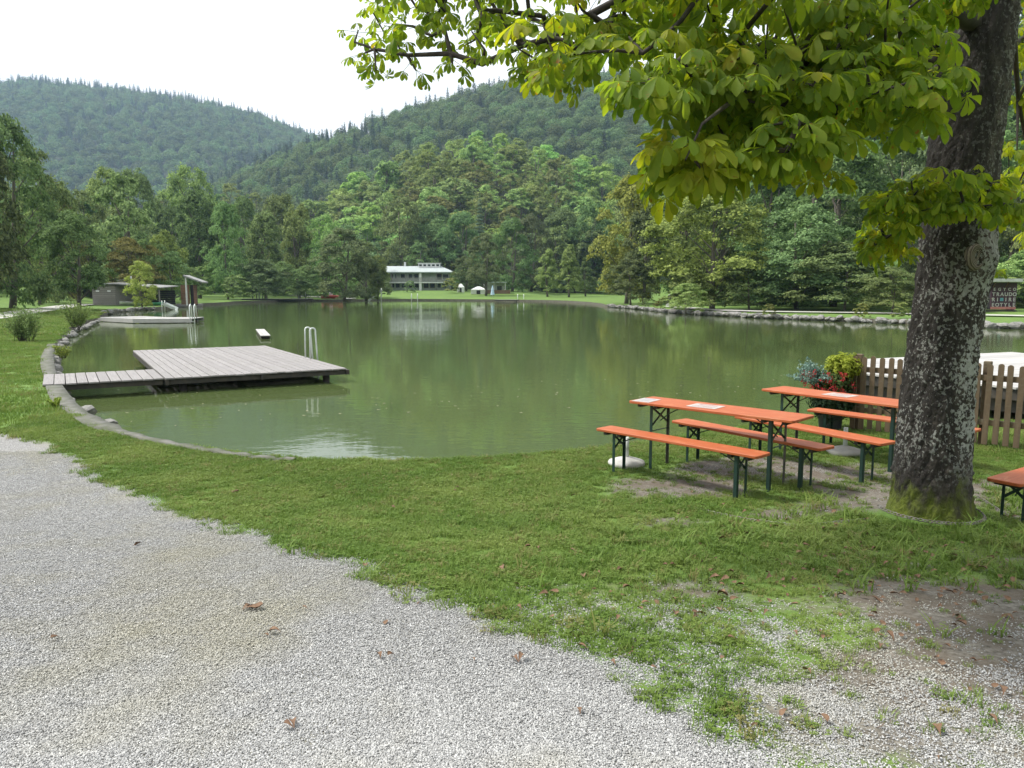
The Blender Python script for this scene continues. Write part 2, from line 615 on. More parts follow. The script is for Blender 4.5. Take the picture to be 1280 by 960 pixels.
# ------------------------------------------------------------------ geometry-node scatter (templates live in the same mesh)
def scatter_obj(name, templates, pts, rot, scl, tid, mats, mi_list=None, tint=None):
    """templates: list of (V, [face arrays], [mat idx]); pts (n,3)"""
    V = []; F = []; MI = []; T = []
    off = 0
    for i, (tv, tf, tm) in enumerate(templates):
        V.append(tv)
        for f, mm in zip(tf, tm):
            F.append(f + off); MI.append(mm)
        T.append(np.full(len(tv), i)); off += len(tv)
    V.append(pts); T.append(100 + np.asarray(tid))
    V = np.concatenate(V); T = np.concatenate(T).astype(np.int32)
    me = bpy.data.meshes.new(name)
    me = mesh_np(name, V, F, mats, MI)
    n = len(V); nt_ = n - len(pts)
    a = me.attributes.new('tid', 'INT', 'POINT'); a.data.foreach_set('value', T)
    a = me.attributes.new('rot', 'FLOAT_VECTOR', 'POINT')
    R = np.zeros((n, 3), np.float32); R[nt_:] = rot; a.data.foreach_set('vector', R.ravel())
    a = me.attributes.new('scl', 'FLOAT_VECTOR', 'POINT')
    S = np.ones((n, 3), np.float32); S[nt_:] = scl; a.data.foreach_set('vector', S.ravel())
    o = link(name, me)
    ng = bpy.data.node_groups.new(name + '_nodes', 'GeometryNodeTree')
    ng.interface.new_socket('Geometry', in_out='INPUT', socket_type='NodeSocketGeometry')
    ng.interface.new_socket('Geometry', in_out='OUTPUT', socket_type='NodeSocketGeometry')
    gi = ng.nodes.new('NodeGroupInput'); go = ng.nodes.new('NodeGroupOutput')
    def named(nm, dt):
        x = ng.nodes.new('GeometryNodeInputNamedAttribute'); x.data_type = dt
        x.inputs['Name'].default_value = nm
        return x.outputs['Attribute']
    at = named('tid', 'INT'); ar = named('rot', 'FLOAT_VECTOR'); as_ = named('scl', 'FLOAT_VECTOR')
    e2r = ng.nodes.new('FunctionNodeEulerToRotation'); ng.links.new(ar, e2r.inputs[0])
    join = ng.nodes.new('GeometryNodeJoinGeometry')
    for i in range(len(templates)):
        outs = []
        for val in (i, 100 + i):
            cmp_ = ng.nodes.new('FunctionNodeCompare'); cmp_.data_type = 'INT'; cmp_.operation = 'EQUAL'
            ins = [s for s in cmp_.inputs if s.type == 'INT']
            ng.links.new(at, ins[0]); ins[1].default_value = val
            sp = ng.nodes.new('GeometryNodeSeparateGeometry'); sp.domain = 'POINT'
            ng.links.new(gi.outputs[0], sp.inputs['Geometry']); ng.links.new(cmp_.outputs[0], sp.inputs['Selection'])
            outs.append(sp.outputs['Selection'])
        iop = ng.nodes.new('GeometryNodeInstanceOnPoints')
        ng.links.new(outs[1], iop.inputs['Points']); ng.links.new(outs[0], iop.inputs['Instance'])
        ng.links.new(e2r.outputs[0], iop.inputs['Rotation']); ng.links.new(as_, iop.inputs['Scale'])
        ng.links.new(iop.outputs[0], join.inputs[0])
    ng.links.new(join.outputs[0], go.inputs[0])
    md = o.modifiers.new('scatter', 'NODES'); md.node_group = ng
    return o

# ------------------------------------------------------------------ foliage material
def foliage_mat(name, c1, c2, c3=None, trans=.35, tintable=True, rough=.75, nscale=.25):
    m, nt, out = mat(name)
    b = NB(nt)
    g = b.n('ShaderNodeNewGeometry')
    oi = b.n('ShaderNodeObjectInfo')
    col = b.mix(g.outputs['Random Per Island'], c1, c2)
    if c3:
        col = b.mix(b.ramp(b.noise(b.coord('Object'), nscale, 3), [(.5, 0.), (.72, .8)]), col, c3)
    if tintable:
        col = b.mix(1.0, col, oi.outputs['Color'], 'MULTIPLY')
        hv = b.n('ShaderNodeHueSaturation')
        b.link(col, hv.inputs['Color'])
        b.link(b.math('MULTIPLY_ADD', oi.outputs['Random'], .05, .475), hv.inputs['Hue'])
        b.link(b.math('MULTIPLY_ADD', oi.outputs['Random'], .70, .76), hv.inputs['Value'])
        hv.inputs['Saturation'].default_value = .86
        col = hv.outputs[0]
    d = b.n('ShaderNodeBsdfPrincipled'); b.link(col, d.inputs['Base Color']); d.inputs['Roughness'].default_value = rough
    d.inputs['Specular IOR Level'].default_value = .25
    t = b.n('ShaderNodeBsdfTranslucent'); b.link(col, t.inputs[0])
    mx = b.n('ShaderNodeMixShader'); mx.inputs[0].default_value = trans
    b.link(d.outputs[0], mx.inputs[1]); b.link(t.outputs[0], mx.inputs[2])
    b.link(mx.outputs[0], out.inputs[0])
    return m
M_LEAF = foliage_mat('broad_leaves', (.070, .120, .030), (.23, .32, .085), (.28, .31, .09))
M_NEEDLE = foliage_mat('spruce_needles', (.045, .085, .045), (.11, .165, .075), None, .12)
M_TRUNK = simple_mat('grey_bark', (.17, .15, .12), (.08, .07, .055), 3, .9, bump=.8, bdist=.03, stretch=(1, 1, .3))

def diamonds(C, N, L, W, rng, bend=.15):
    """leaf-clump faces: one pointed quad each"""
    n = len(C)
    N = N / (np.linalg.norm(N, axis=1, keepdims=True) + 1e-9)
    A = rng.normal(size=(n, 3))
    T = np.cross(N, A); T /= np.linalg.norm(T, axis=1, keepdims=True) + 1e-9
    B = np.cross(N, T)
    L = np.broadcast_to(L, (n,))[:, None]; W = np.broadcast_to(W, (n,))[:, None]
    V = np.stack([C - T * L * .5, C + B * W * .5 + N * L * bend, C + T * L * .5, C - B * W * .5 + N * L * bend], 1).reshape(-1, 3)
    F = np.arange(4 * n).reshape(n, 4)
    return V, F

def crown(kind, n, seed, leaf=.35):
    """crown in unit space: height 1, half width 1 (scaled after); returns centers & normals"""
    rng = np.random.default_rng(seed)
    if kind == 'cone':
        K = 60
        t = rng.uniform(0, 1, K) ** .9
        env = (1 - t) ** .8 * .95 + .06
        z0, flat, lr = .10, .55, .20
    elif kind == 'column':
        K = 60
        t = rng.uniform(0, 1, K)
        env = np.sin(PI * np.clip(t * .88 + .1, 0, 1)) ** .5
        z0, flat, lr = .22, .7, .25
    elif kind == 'dome':
        K = 60
        t = rng.uniform(0, 1, K) ** .8
        env = np.sqrt(np.clip(1 - t ** 2.2, 0, 1)) * .95 + .05
        z0, flat, lr = .05, .7, .25
    else:
        K = 52
        t = rng.uniform(0, 1, K)
        env = np.sin(PI * np.clip(t ** .75 * .93 + .05, 0, 1)) ** .65
        z0, flat, lr = (.16 if kind == 'round' else .0), .6, .25
        if kind == 'full': env = np.clip(env, .55 * (t < .5), 1)
    a = rng.uniform(0, 2 * PI, K)
    wobb = 1 + .18 * np.sin(a * 2 + rng.uniform(0, 6)) + .1 * np.sin(a * 3 + 5 * t)
    rad = env * wobb * rng.uniform(.35, .85, K) ** .8
    hgt = (1 - z0)
    c = np.stack([rad * np.cos(a), rad * np.sin(a), z0 + lr * .35 * .5 + t * hgt * .88], 1)
    lrad = lr * rng.uniform(.7, 1.3, K) * (.5 + .5 * env)
    # sub clumps on every lobe
    S = max(10, n // 30)
    ki = rng.integers(0, K, S)
    d = rng.normal(size=(S, 3)); d[:, 2] = np.abs(d[:, 2]) * .9 - .25
    out = c[ki].copy(); out[:, 2] = 0
    d += 0.9 * out / (np.linalg.norm(out, axis=1, keepdims=True) + .2)
    d /= np.linalg.norm(d, axis=1, keepdims=True)
    sc = c[ki] + d * lrad[ki][:, None] * np.array([1, 1, .36]) * rng.uniform(.75, 1.15, (S, 1))
    # leaves around sub clump, flattened sprays
    li = rng.integers(0, S, n)
    off = rng.normal(size=(n, 3)) * np.array([1, 1, .18]) * .058
    C = sc[li] + off
    C[:, 2] -= .13 * (off[:, 0] * d[li][:, 0] + off[:, 1] * d[li][:, 1])   # sprays droop outwards
    Nn = d[li] * .6 + np.array([0, 0, .8]) + rng.normal(size=(n, 3)) * .30
    C[:, 2] = np.clip(C[:, 2], z0 * .6, 1.03)
    return C, Nn, c, lrad

def puff(n, seed, hw):
    """billowing crown for far woods: leaf faces on a few big lobes"""
    rng = np.random.default_rng(seed)
    K = 9
    a = np.arange(K) * 2.4 + rng.uniform(0, 6)
    rr = np.concatenate([[0], np.full(K - 1, .52)]) * rng.uniform(.8, 1.1, K)
    c = np.stack([rr * np.cos(a) * hw, rr * np.sin(a) * hw, np.concatenate([[.70], rng.uniform(.34, .62, K - 1)])], 1)
    R_ = hw * rng.uniform(.42, .62, K)
    ki = rng.integers(0, K, n)
    d = rng.normal(size=(n, 3)); d[:, 2] += .55; d /= np.linalg.norm(d, axis=1, keepdims=True)
    C = c[ki] + d * R_[ki][:, None] * rng.uniform(.86, 1.08, (n, 1)) * np.array([1, 1, .95])
    C[:, 2] = np.maximum(C[:, 2], .02)
    return C, d + rng.normal(size=(n, 3)) * .28

def tree_template(kind, n, seed, leaf, hw_ratio, trunk_seg=6, mats2=True):
    """unit tree of height 1 and crown half width hw_ratio. returns crown (V,F), trunk (V,F)"""
    rng = np.random.default_rng(seed + 500)
    if kind == 'spruce':
        return spruce_template(n, seed, leaf, hw_ratio)
    if kind == 'puff':
        C, Nn = puff(n, seed, hw_ratio)
        V, F = diamonds(C, Nn, leaf * rng.uniform(.7, 1.3, n), leaf * .75, rng, .05)
        mb = MB(); mb.tube([(0, 0, -.05), (0, 0, .35), (0, 0, .6)], [.02, .015, .008], 4)
        return (V, F), mb
    C, Nn, lob, lrad = crown(kind, n, seed)
    S = np.array([hw_ratio, hw_ratio, 1])
    C = C * S
    V, F = diamonds(C, Nn / S, leaf * rng.uniform(.6, 1.3, n), leaf * .62 * rng.uniform(.7, 1.2, n), rng)
    mb = MB()
    lean = rng.uniform(-.005, .005, 2)
    pts = [(lean[0] * k * 4, lean[1] * k * 4, z) for k, z in enumerate((-.02, .1, .3, .55, .8))]
    mb.tube(pts, [.026, .02, .017, .012, .004], trunk_seg)
    order = rng.permutation(len(lob))[:12]
    for i in order:
        e = lob[i] * S
        z0 = max(.1, e[2] - .22)
        mb.tube([(0, 0, z0), (e[0] * .5, e[1] * .5, (z0 + e[2]) / 2 + .0), (e[0], e[1], e[2])], [.008, .005, .002], 4, False)
    return (V, F), mb

def spruce_template(n, seed, leaf, hw):
    rng = np.random.default_rng(seed)
    t = 1 - np.sqrt(rng.uniform(0, 1, n))          # more at the bottom
    whorl = np.floor(t * 24) / 24 + rng.normal(size=n) * .006
    nb = 9
    a = rng.integers(0, nb, n) * 2 * PI / nb + whorl * 37 + rng.normal(size=n) * .16
    R = hw * (1 - whorl) ** .85 * (.88 + .22 * np.sin(a * 3 + whorl * 50)) + .006
    s = rng.uniform(.15, 1, n) ** .7
    r = R * s
    z = .08 + .92 * whorl - r * .30 + s ** 3 * R * .12
    C = np.stack([r * np.cos(a), r * np.sin(a), z], 1)
    Nn = np.stack([np.cos(a) * .35, np.sin(a) * .35, np.ones(n)], 1) + rng.normal(size=(n, 3)) * .3
    V, F = diamonds(C, Nn, leaf * rng.uniform(.7, 1.4, n), leaf * .5, rng, -.1)
    mb = MB()
    mb.tube([(0, 0, -.02), (0, 0, .4), (0, 0, .97)], [.014, .009, .002], 6)
    return (V, F), mb

# templates: detailed ones for single trees
TPL = {}
def get_tpl(kind, det, var):
    key = (kind, det, var)
    if key not in TPL:
        n = {'hi': 15000, 'mid': 6500, 'bush': 3500}[det]
        hwr = {'round': .36, 'full': .36, 'cone': .26, 'column': .24, 'dome': .5, 'spruce': .2}[kind]
        lf = {'hi': .023, 'mid': .031, 'bush': .045}[det]
        if kind == 'spruce': lf *= .9
        if kind == 'dome': lf *= 1.3
        (V, F), mb = tree_template(kind, n, hash_id(kind) * 31 + var * 7 + len(det), lf, hwr)
        me_c = mesh_np(kind + '_crown', V, [F], M_NEEDLE if kind == 'spruce' else M_LEAF)
        me_t = mb.mesh(kind + '_trunk', M_TRUNK)
        TPL[key] = (me_c, me_t, hwr)
    return TPL[key]
def hash_id(s):
    return sum(ord(c) for c in s) % 97

TINT = {'gold': (2.2, 1.5, .75), 'dark': (.80, .90, .78), 'mid': (1.15, 1.15, 1.05), 'light': (1.6, 1.6, 1.2), 'yellow': (2.15, 1.95, .75), 'brown': (1.75, 1.3, .85), 'grey': (1.0, .98, 1.25), 'blue': (.85, 1.0, .95), 'bright': (1.75, 1.9, .95), 'olive': (1.45, 1.22, .85)}
tree_count = [0]
def tree(kind, x, y, h, hw, tint, label, group=None, det='hi', name=None, z=None, trunk=True, cat='tree'):
    tree_count[0] += 1
    k = tree_count[0]
    me_c, me_t, hwr = get_tpl(kind, det, k % 4)
    zz = H(x, y) if z is None else z
    r = thing(name or ({'spruce': 'spruce_tree'}.get(kind, 'broadleaf_tree')), label, cat, (x, y, zz - .1), random.uniform(0, 6.28), group)
    s = hw / hwr
    c = link('crown' if cat == 'tree' else 'foliage', me_c, r); c.scale = (s, s, h)
    t = TINT[tint]
    c.color = (*[q * random.uniform(.93, 1.07) for q in t], 1)
    if trunk:
        tr = link('trunk', me_t, r); tr.scale = (min(s, h), min(s, h), h)
    return r

def tree_px(kind, px, Y, top, hwpx, tint, label, group=None, det='hi', **kw):
    x = at_y(px, 300, Y)[0]
    z = H(x, Y)
    ztop = EYE + slope(top) * Y
    return tree(kind, x, Y, max(1.0, ztop - z), hwpx / FPX * Y, tint, label, group, det, z=z, **kw)

# ---- single trees round the lake (column px, depth m, top y px, half width px)
T = tree_px
T('full', 8, 72, 128, 62, 'dark', 'tall dark broadleaf tree at the left edge behind the curving lakeside path')
T('full', -50, 60, 90, 70, 'dark', 'large dark broadleaf tree cut off by the left frame edge')
T('full', 44, 88, 176, 46, 'mid', 'rounded mid green tree right behind the dark tree at the left edge')
T('full', 66, 95, 222, 34, 'olive', 'yellowish topped tree between the dark left tree and the trunked lakeside tree')
T('round', 92, 68, 262, 42, 'dark', 'dark tree with bare lower trunk standing on the bank beside the left path')
T('full', 110, 120, 232, 34, 'mid', 'bushy green tree above the grey boat shed')
T('full', 136, 150, 204, 34, 'olive', 'tree with a brownish tinge high behind the grey boat shed')
T('full', 170, 152, 208, 34, 'mid', 'broad green tree high above the rust brown tree')
T('full', 150, 128, 250, 34, 'mid', 'mid height green tree directly behind the rust brown tree')
T('dome', 164, 97, 293, 36, 'brown', 'rust brown leaved tree behind the boat shed')
T('dome', 204, 108, 286, 27, 'bright', 'bright light green round tree beside the rust brown tree')
T('dome', 213, 100, 312, 26, 'mid', 'dense green tree behind the red brown shed')
T('full', 173, 82, 322, 19, 'gold', 'small yellow green tree on the bank in front of the open boat shed')
T('full', 240, 172, 200, 40, 'olive', 'tall tree with yellowing tip above the shrubs left of centre')
T('column', 246, 138, 238, 27, 'blue', 'dark blue green tree with layered boughs left of centre')
T('dome', 282, 132, 250, 27, 'mid', 'compact rounded green tree on the slope left of centre')
T('full', 215, 150, 250, 26, 'dark', 'dark tree in shade above the red brown shed')
T('column', 330, 142, 264, 22, 'mid', 'narrow green tree on the slope beside the compact rounded tree')
T('column', 372, 150, 253, 21, 'light', 'pale green upright tree standing out on the slope')
T('full', 306, 160, 242, 28, 'dark', 'dark tree between the compact rounded tree and the narrow tree')
T('full', 350, 170, 235, 30, 'mid', 'broad tree behind the pale green upright tree')
T('full', 405, 152, 264, 32, 'light', 'light leafy tree above the large grey green tree')
T('full', 428, 128, 282, 40, 'grey', 'large grey green tree hanging over the far bank left of the lake house')
T('full', 456, 134, 300, 26, 'dark', 'dark tree just left of the lake house')
T('column', 471, 138, 318, 14, 'light', 'slim pale willowy tree beside the lake house')
T('full', 503, 210, 242, 34, 'mid', 'tall tree behind the left end of the lake house roof')
T('full', 545, 215, 252, 36, 'dark', 'dark spreading tree behind the roof of the lake house')
T('full', 578, 205, 262, 30, 'blue', 'blue green tree behind the right end of the lake house')
T('round', 607, 158, 290, 24, 'grey', 'grey green tree standing in front of the small pavilion')
T('full', 582, 178, 318, 20, 'dark', 'low dark tree between the lake house and the pavilion')
T('spruce', 600, 220, 240, 14, 'mid', 'pointed conifer rising behind the pavilion')
T('full', 640, 175, 270, 28, 'dark', 'dark green tree behind the right side of the pavilion')
T('full', 664, 185, 262, 28, 'grey', 'greyish tree in shade between the pavilion and the cone shaped trees')
T('cone', 685, 158, 307, 18, 'light', 'left of the cone shaped trees on the far lawn')
T('cone', 712, 155, 303, 20, 'light', 'tallest of the cone shaped trees on the far lawn')
T('cone', 733, 165, 319, 15, 'dark', 'smallest and rightmost of the cone shaped trees on the far lawn')
T('full', 705, 205, 255, 34, 'dark', 'broad dark tree rising behind the cone shaped trees')
T('full', 740, 200, 250, 30, 'dark', 'dark tree just left of the yellow green tree')
T('full', 784, 100, 214, 44, 'yellow', 'tall yellow green tree on the right bank corner')
T('column', 806, 93, 262, 26, 'grey', 'ivy grown grey tree leaning against the yellow green tree')
T('dome', 790, 92, 318, 30, 'dark', 'dark shrubby thicket at the foot of the yellow green tree', name='bush', cat='bush')
T('round', 893, 72, 232, 76, 'bright', 'layered hornbeam with visible trunk beside the right lakeside path')
T('full', 850, 96, 190, 50, 'light', 'broad green tree behind the layered hornbeam')
T('full', 960, 88, 200, 58, 'dark', 'deep green tree to the right of the layered hornbeam')
T('full', 1045, 78, 160, 75, 'dark', 'great dark tree in the shade behind the chestnut leaves')
T('full', 1000, 70, 250, 70, 'blue', 'low spreading blue green tree behind the right path')
T('dome', 1060, 66, 300, 70, 'dark', 'low dark hornbeam thicket spreading above the right path', name='bush', cat='bush')
T('dome', 940, 70, 320, 45, 'dark', 'dark undergrowth bush next to the hornbeam trunk', name='bush', cat='bush')
T('full', 1130, 80, 150, 60, 'grey', 'grey green tree seen just left of the chestnut trunk')
T('dome', 1120, 60, 330, 40, 'mid', 'light shrub mound at the wood edge left of the chestnut trunk', name='bush', cat='bush')
T('dome', 1180, 62, 325, 50, 'mid', 'shrub mound at the wood edge mostly behind the chestnut trunk', name='bush', cat='bush')
T('full', 1210, 86, 110, 70, 'dark', 'dark tree mostly hidden by the chestnut trunk')
T('full', 1262, 76, 200, 50, 'mid', 'green tree behind the painted booth')
T('full', 1330, 74, 120, 70, 'mid', 'large green tree cut off by the right frame edge')
T('dome', 1290, 70, 310, 40, 'light', 'light shrub directly behind the painted booth', name='bush', cat='bush')
T('dome', 860, 66, 352, 26, 'light', 'greyish low shrub at the foot of the layered hornbeam', name='bush', cat='bush')
# shrubs
T('dome', 293, 122, 342, 18, 'mid', 'round bush on the lawn by the far left bank', det='bush', name='bush', cat='bush', trunk=False)
T('dome', 320, 132, 322, 34, 'grey', 'wide greyish thicket behind the round bush', det='hi', name='bush', cat='bush', trunk=False)
T('dome', 352, 136, 326, 30, 'mid', 'green thicket above the dark jetty', det='hi', name='bush', cat='bush', trunk=False)
T('dome', 385, 138, 330, 26, 'dark', 'dark thicket left of the large grey green tree', det='hi', name='bush', cat='bush', trunk=False)
T('dome', 262, 135, 325, 24, 'light', 'light green thicket above the red brown shed', det='hi', name='bush', cat='bush', trunk=False)
T('dome', 236, 120, 332, 18, 'mid', 'green thicket right behind the red brown shed', det='hi', name='bush', cat='bush', trunk=False)
T('dome', 563, 168, 346, 11, 'olive', 'round yellowish bush at the right corner of the lake house', det='bush', name='bush', cat='bush', trunk=False)
T('dome', 512, 172, 350, 9, 'grey', 'pale airy shrub in front of the lake house balcony', det='bush', name='bush', cat='bush', trunk=False)
T('dome', 808, 84, 371, 5, 'mid', 'small tufted plant at the water edge below the ivy grown tree', det='bush', name='bush', cat='bush', trunk=False)
T('dome', 826, 74, 376, 8, 'olive', 'brownish green tuft at the water edge by the pale path', det='bush', name='bush', cat='bush', trunk=False)
T('dome', 965, 58, 378, 9, 'olive', 'feathery shrub on the right bank below the dark trees', det='bush', name='bush', cat='bush', trunk=False)
T('dome', 1082, 54, 377, 11, 'olive', 'low bank shrub left of the chestnut trunk', det='bush', name='bush', cat='bush', trunk=False)
T('dome', 1132, 52, 375, 12, 'light', 'light green bank shrub touching the chestnut trunk outline', det='bush', name='bush', cat='bush', trunk=False)

# ---- woods of single trees that one can still tell apart
def wood(colr, yr, n, kinds, hr, tints, label, group, seed, det='mid', hwk=(.28, .38), vis=None, minsep=.7, nm=None):
    rng = random.Random(seed)
    placed = []
    tries = 0
    while len(placed) < n and tries < n * 60:
        tries += 1
        c = rng.uniform(*colr); Y = rng.uniform(*yr)
        x = (c - 640) / FPX * Y
        z = H(x, Y)
        if vis and not vis(c, Y, z): continue
        h = rng.uniform(*hr); hw = h * rng.uniform(*hwk)
        if any((x - a) ** 2 + (Y - b_) ** 2 < (minsep * (hw + w)) ** 2 for a, b_, w in placed): continue
        placed.append((x, Y, hw))
        k = rng.choice(kinds)
        tree(k, x, Y, h, hw * (.55 if k == 'spruce' else 1), rng.choice(tints), label if k != 'spruce' else label.replace('broadleaf', 'spruce'), group + (' (spruces)' if k == 'spruce' else ''), det, z=z, name=nm, cat=nm or 'tree', trunk=nm is None)
    return placed
wood((395, 850), (236, 330), 100, ['full', 'round', 'full', 'round', 'column'], (15, 21), ['light', 'light', 'olive', 'light', 'bright', 'light'],
     'tall broadleaf tree in the wood on the rounded knoll above the lake house', 'broadleaf trees on the rounded knoll', 1, minsep=.42, hwk=(.33, .44))
wood((195, 480), (180, 330), 70, ['full', 'full', 'round', 'full', 'full', 'spruce'], (12, 18), ['mid', 'dark', 'olive', 'light', 'grey'],
     'broadleaf tree on the lower wooded slope left of the lake house', 'trees on the lower slope left of the lake house', 2, minsep=.45, hwk=(.36, .48))
wood((860, 1400), (100, 190), 60, ['full', 'full', 'column'], (16, 22), ['dark', 'mid', 'blue'],
     'broadleaf tree on the shady slope behind the right lakeside path', 'trees on the shady right slope', 3, minsep=.5)
wood((-160, 190), (100, 230), 46, ['full', 'full', 'full'], (13, 18), ['mid', 'olive', 'dark'],
     'broadleaf tree on the wooded slope behind the boat shed', 'trees on the slope behind the boat shed', 4, minsep=.5)
wood((470, 790), (196, 240), 34, ['full', 'full', 'column'], (12, 17), ['dark', 'mid', 'grey'],
     'broadleaf tree at the foot of the wood behind the far lawn', 'trees at the foot of the wood behind the far lawn', 5, minsep=.45)

wood((850, 1330), (68, 92), 40, ['dome'], (2.5, 6), ['dark', 'mid', 'blue', 'light'],
     'shrub of the dense undergrowth at the wood edge along the right path', 'undergrowth shrubs at the right wood edge', 6, minsep=.45, hwk=(.5, .75), nm='bush')
wood((200, 480), (146, 190), 34, ['dome'], (3, 7), ['dark', 'mid', 'grey', 'light'],
     'shrub of the thicket at the wood edge left of the lake house', 'thicket shrubs left of the lake house', 7, minsep=.4, hwk=(.5, .75), nm='bush')
wood((560, 800), (180, 215), 34, ['dome'], (3, 7), ['dark', 'mid', 'grey'],
     'shrub of the thicket at the wood edge behind the pavilion lawn', 'thicket shrubs behind the pavilion lawn', 8, minsep=.4, hwk=(.5, .75), nm='bush')
wood((-60, 130), (112, 132), 26, ['dome'], (3, 7), ['dark', 'mid', 'dark'],
     'shrub of the dark thicket behind the left path and boat shed', 'thicket shrubs behind the left path', 9, minsep=.4, hwk=(.5, .75), nm='bush')

# ---- far woods (stuff)
def far_wood(name, colr, yr, step, templates_spec, hr, label, seed, leaf, tri):
    rng = np.random.default_rng(seed)
    tp = []
    for kind, nleaf, lf in templates_spec:
        (V, F), mb = tree_template(kind, nleaf, seed * 13 + len(tp) * 5, lf, {'full': .42, 'puff': .46, 'spruce': .17}[kind], 4)
        TV = np.array(mb.v) * np.array([.6, .6, .9]); tf = [f for f in mb.f if len(f) == 4]
        VV = np.concatenate([V, TV])
        tp.append((VV, [F, np.array(tf) + len(V)], [1 if kind == 'spruce' else 0, 2]))
    xs, ys = [], []
    Y = yr[0]
    while Y < yr[1]:
        x0 = (colr[0] - 640) / FPX * Y; x1 = (colr[1] - 640) / FPX * Y
        X = np.arange(x0, x1, step)
        xs.append(X + rng.uniform(-.45, .45, len(X)) * step); ys.append(np.full(len(X), Y) + rng.uniform(-.45, .45, len(X)) * step)
        Y += step
    X = np.concatenate(xs); Yv = np.concatenate(ys)
    Z = terrain(X, Yv)
    keep = Z > 6; Z = Z - 1.0
    X, Yv, Z = X[keep], Yv[keep], Z[keep]
    n = len(X)
    spm = np.array([s[0] == 'spruce' for s in templates_spec])
    # spruces in patches and along the crest
    pr = .5 + .5 * wob(X, Yv, 1 / 60, seed)
    crest = sm(yr[0] + (yr[1] - yr[0]) * .74, yr[0] + (yr[1] - yr[0]) * .85, Yv)
    issp = rng.uniform(0, 1, n) < np.clip(np.where(pr > .66, .40, .05) + crest * tri * .62, 0, .92)
    sp_ids = np.where(spm)[0]; br_ids = np.where(~spm)[0]
    tid = np.where(issp, sp_ids[rng.integers(0, len(sp_ids), n)], br_ids[rng.integers(0, len(br_ids), n)])
    h = rng.uniform(*hr, n) * np.where(issp, 1.35, 1.0)
    w = h * rng.uniform(.85, 1.2, n)
    rot = np.zeros((n, 3)); rot[:, 2] = rng.uniform(0, 6.28, n)
    o = scatter_obj(name, tp, np.column_stack([X, Yv, Z - .3]), rot, np.column_stack([w, w, h]), tid, [M_LEAF, M_NEEDLE, M_TRUNK])
    tag(o, label, 'forest', None, 'stuff')
    o.color = (.80, .86, .78, 1)
    print(name, n)
far_wood('hillside_forest', (150, 1330), (345, 830), 10.5, [('puff', 1400, .058), ('puff', 1400, .058), ('puff', 1400, .055), ('spruce', 900, .05), ('spruce', 900, .05)], (10, 17),
         'mixed beech and spruce forest covering the middle hillside behind the knoll', 3, .05, .9)
far_wood('mountain_forest', (-60, 620), (880, 1580), 12.5, [('puff', 700, .085), ('puff', 700, .085), ('spruce', 420, .075), ('puff', 700, .08)], (11, 19),
         'hazy blue green forest covering the distant mountain on the left', 5, .08, .9)


# ------------------------------------------------------------------ materials for objects
M_ORANGE = None
def wood_mat(name, c1, c2, grain=(1, 12, 12), sc=3, rough=.55, wear=None, spec=.4):
    m, nt, out = mat(name)
    b = NB(nt)
    v = b.coord('Object', grain)
    f = b.noise(v, sc, 5, .6, .3)
    col = b.mix(b.ramp(f, [(.3, 0.), (.7, 1.)]), c1, c2)
    if wear:
        w = b.noise(b.coord('Object', (1, 3, 3)), 3.5, 6, .75)
        col = b.mix(b.ramp(w, [(.52, 0.), (.66, .75)]), col, wear)
        w2 = b.noise(b.coord('Object', (1, 14, 14)), 8, 5, .8)
        col = b.mix(b.ramp(w2, [(.62, 0.), (.70, .7)]), col, (.12, .06, .035))
    s = b.princ(col, rough, 0, b.bump(f, .35, .002))
    b.link(s, out.inputs[0])
    return m
M_ORANGE = wood_mat('orange_varnished_wood', (.46, .112, .028), (.35, .076, .020), (1.2, 10, 10), 4, .6, (.50, .19, .08))
M_GREEN = simple_mat('dark_green_steel', (.018, .05, .042), (.03, .06, .05), 9, .45, .3)
M_STEEL = simple_mat('worn_grey_steel', (.10, .10, .10), (.16, .15, .14), 12, .5, .5)
M_DECK = None
def deck_mat(name, base=(.33, .31, .305), dark=(.19, .18, .178), grain=(.6, 14, 14)):
    m, nt, out = mat(name)
    b = NB(nt)
    g = b.n('ShaderNodeNewGeometry')
    v = b.coord('Object', grain)
    f = b.noise(v, 2.5, 5, .65)
    col = b.mix(b.ramp(f, [(.35, 0.), (.7, 1.)]), base, dark)
    col = b.mix(b.ramp(g.outputs['Random Per Island'], [(0, 0.), (1, .6)]), col, tuple(x * .62 for x in base))
    st = b.noise(b.coord('Object'), 1.5, 4)
    col = b.mix(b.ramp(st, [(.5, 0.), (.75, .35)]), col, (.20, .20, .17))
    s = b.princ(col, .75, 0, b.bump(f, .4, .004))
    b.link(s, out.inputs[0])
    return m
M_DECK = deck_mat('weathered_grey_boards')
M_DECKPALE = deck_mat('pale_bleached_boards', (.52, .51, .49), (.38, .37, .36))
M_BEAM = simple_mat('dark_wet_beams', (.03, .028, .025), (.06, .05, .04), 6, .7)
M_FENCE = wood_mat('brown_fence_wood', (.16, .115, .068), (.095, .065, .04), (8, 8, 1), 4, .75, (.17, .15, .10))
M_WHITEM = simple_mat('white_painted_metal', (.72, .76, .74), (.58, .63, .60), 6, .35, .1)
M_CONC = simple_mat('grey_concrete', (.42, .41, .39), (.30, .30, .28), 5, .9, bump=.5, bdist=.004)
M_CONCW = simple_mat('white_concrete', (.50, .50, .48), (.38, .38, .35), 8, .85, bump=.4, bdist=.003)
M_STONE = simple_mat('bank_stone', (.30, .29, .27), (.15, .15, .14), 5, .9, bump=.8, bdist=.02)
M_PAPER = simple_mat('laminated_paper', (.60, .56, .54), (.50, .46, .45), 14, .3, bump=.05)

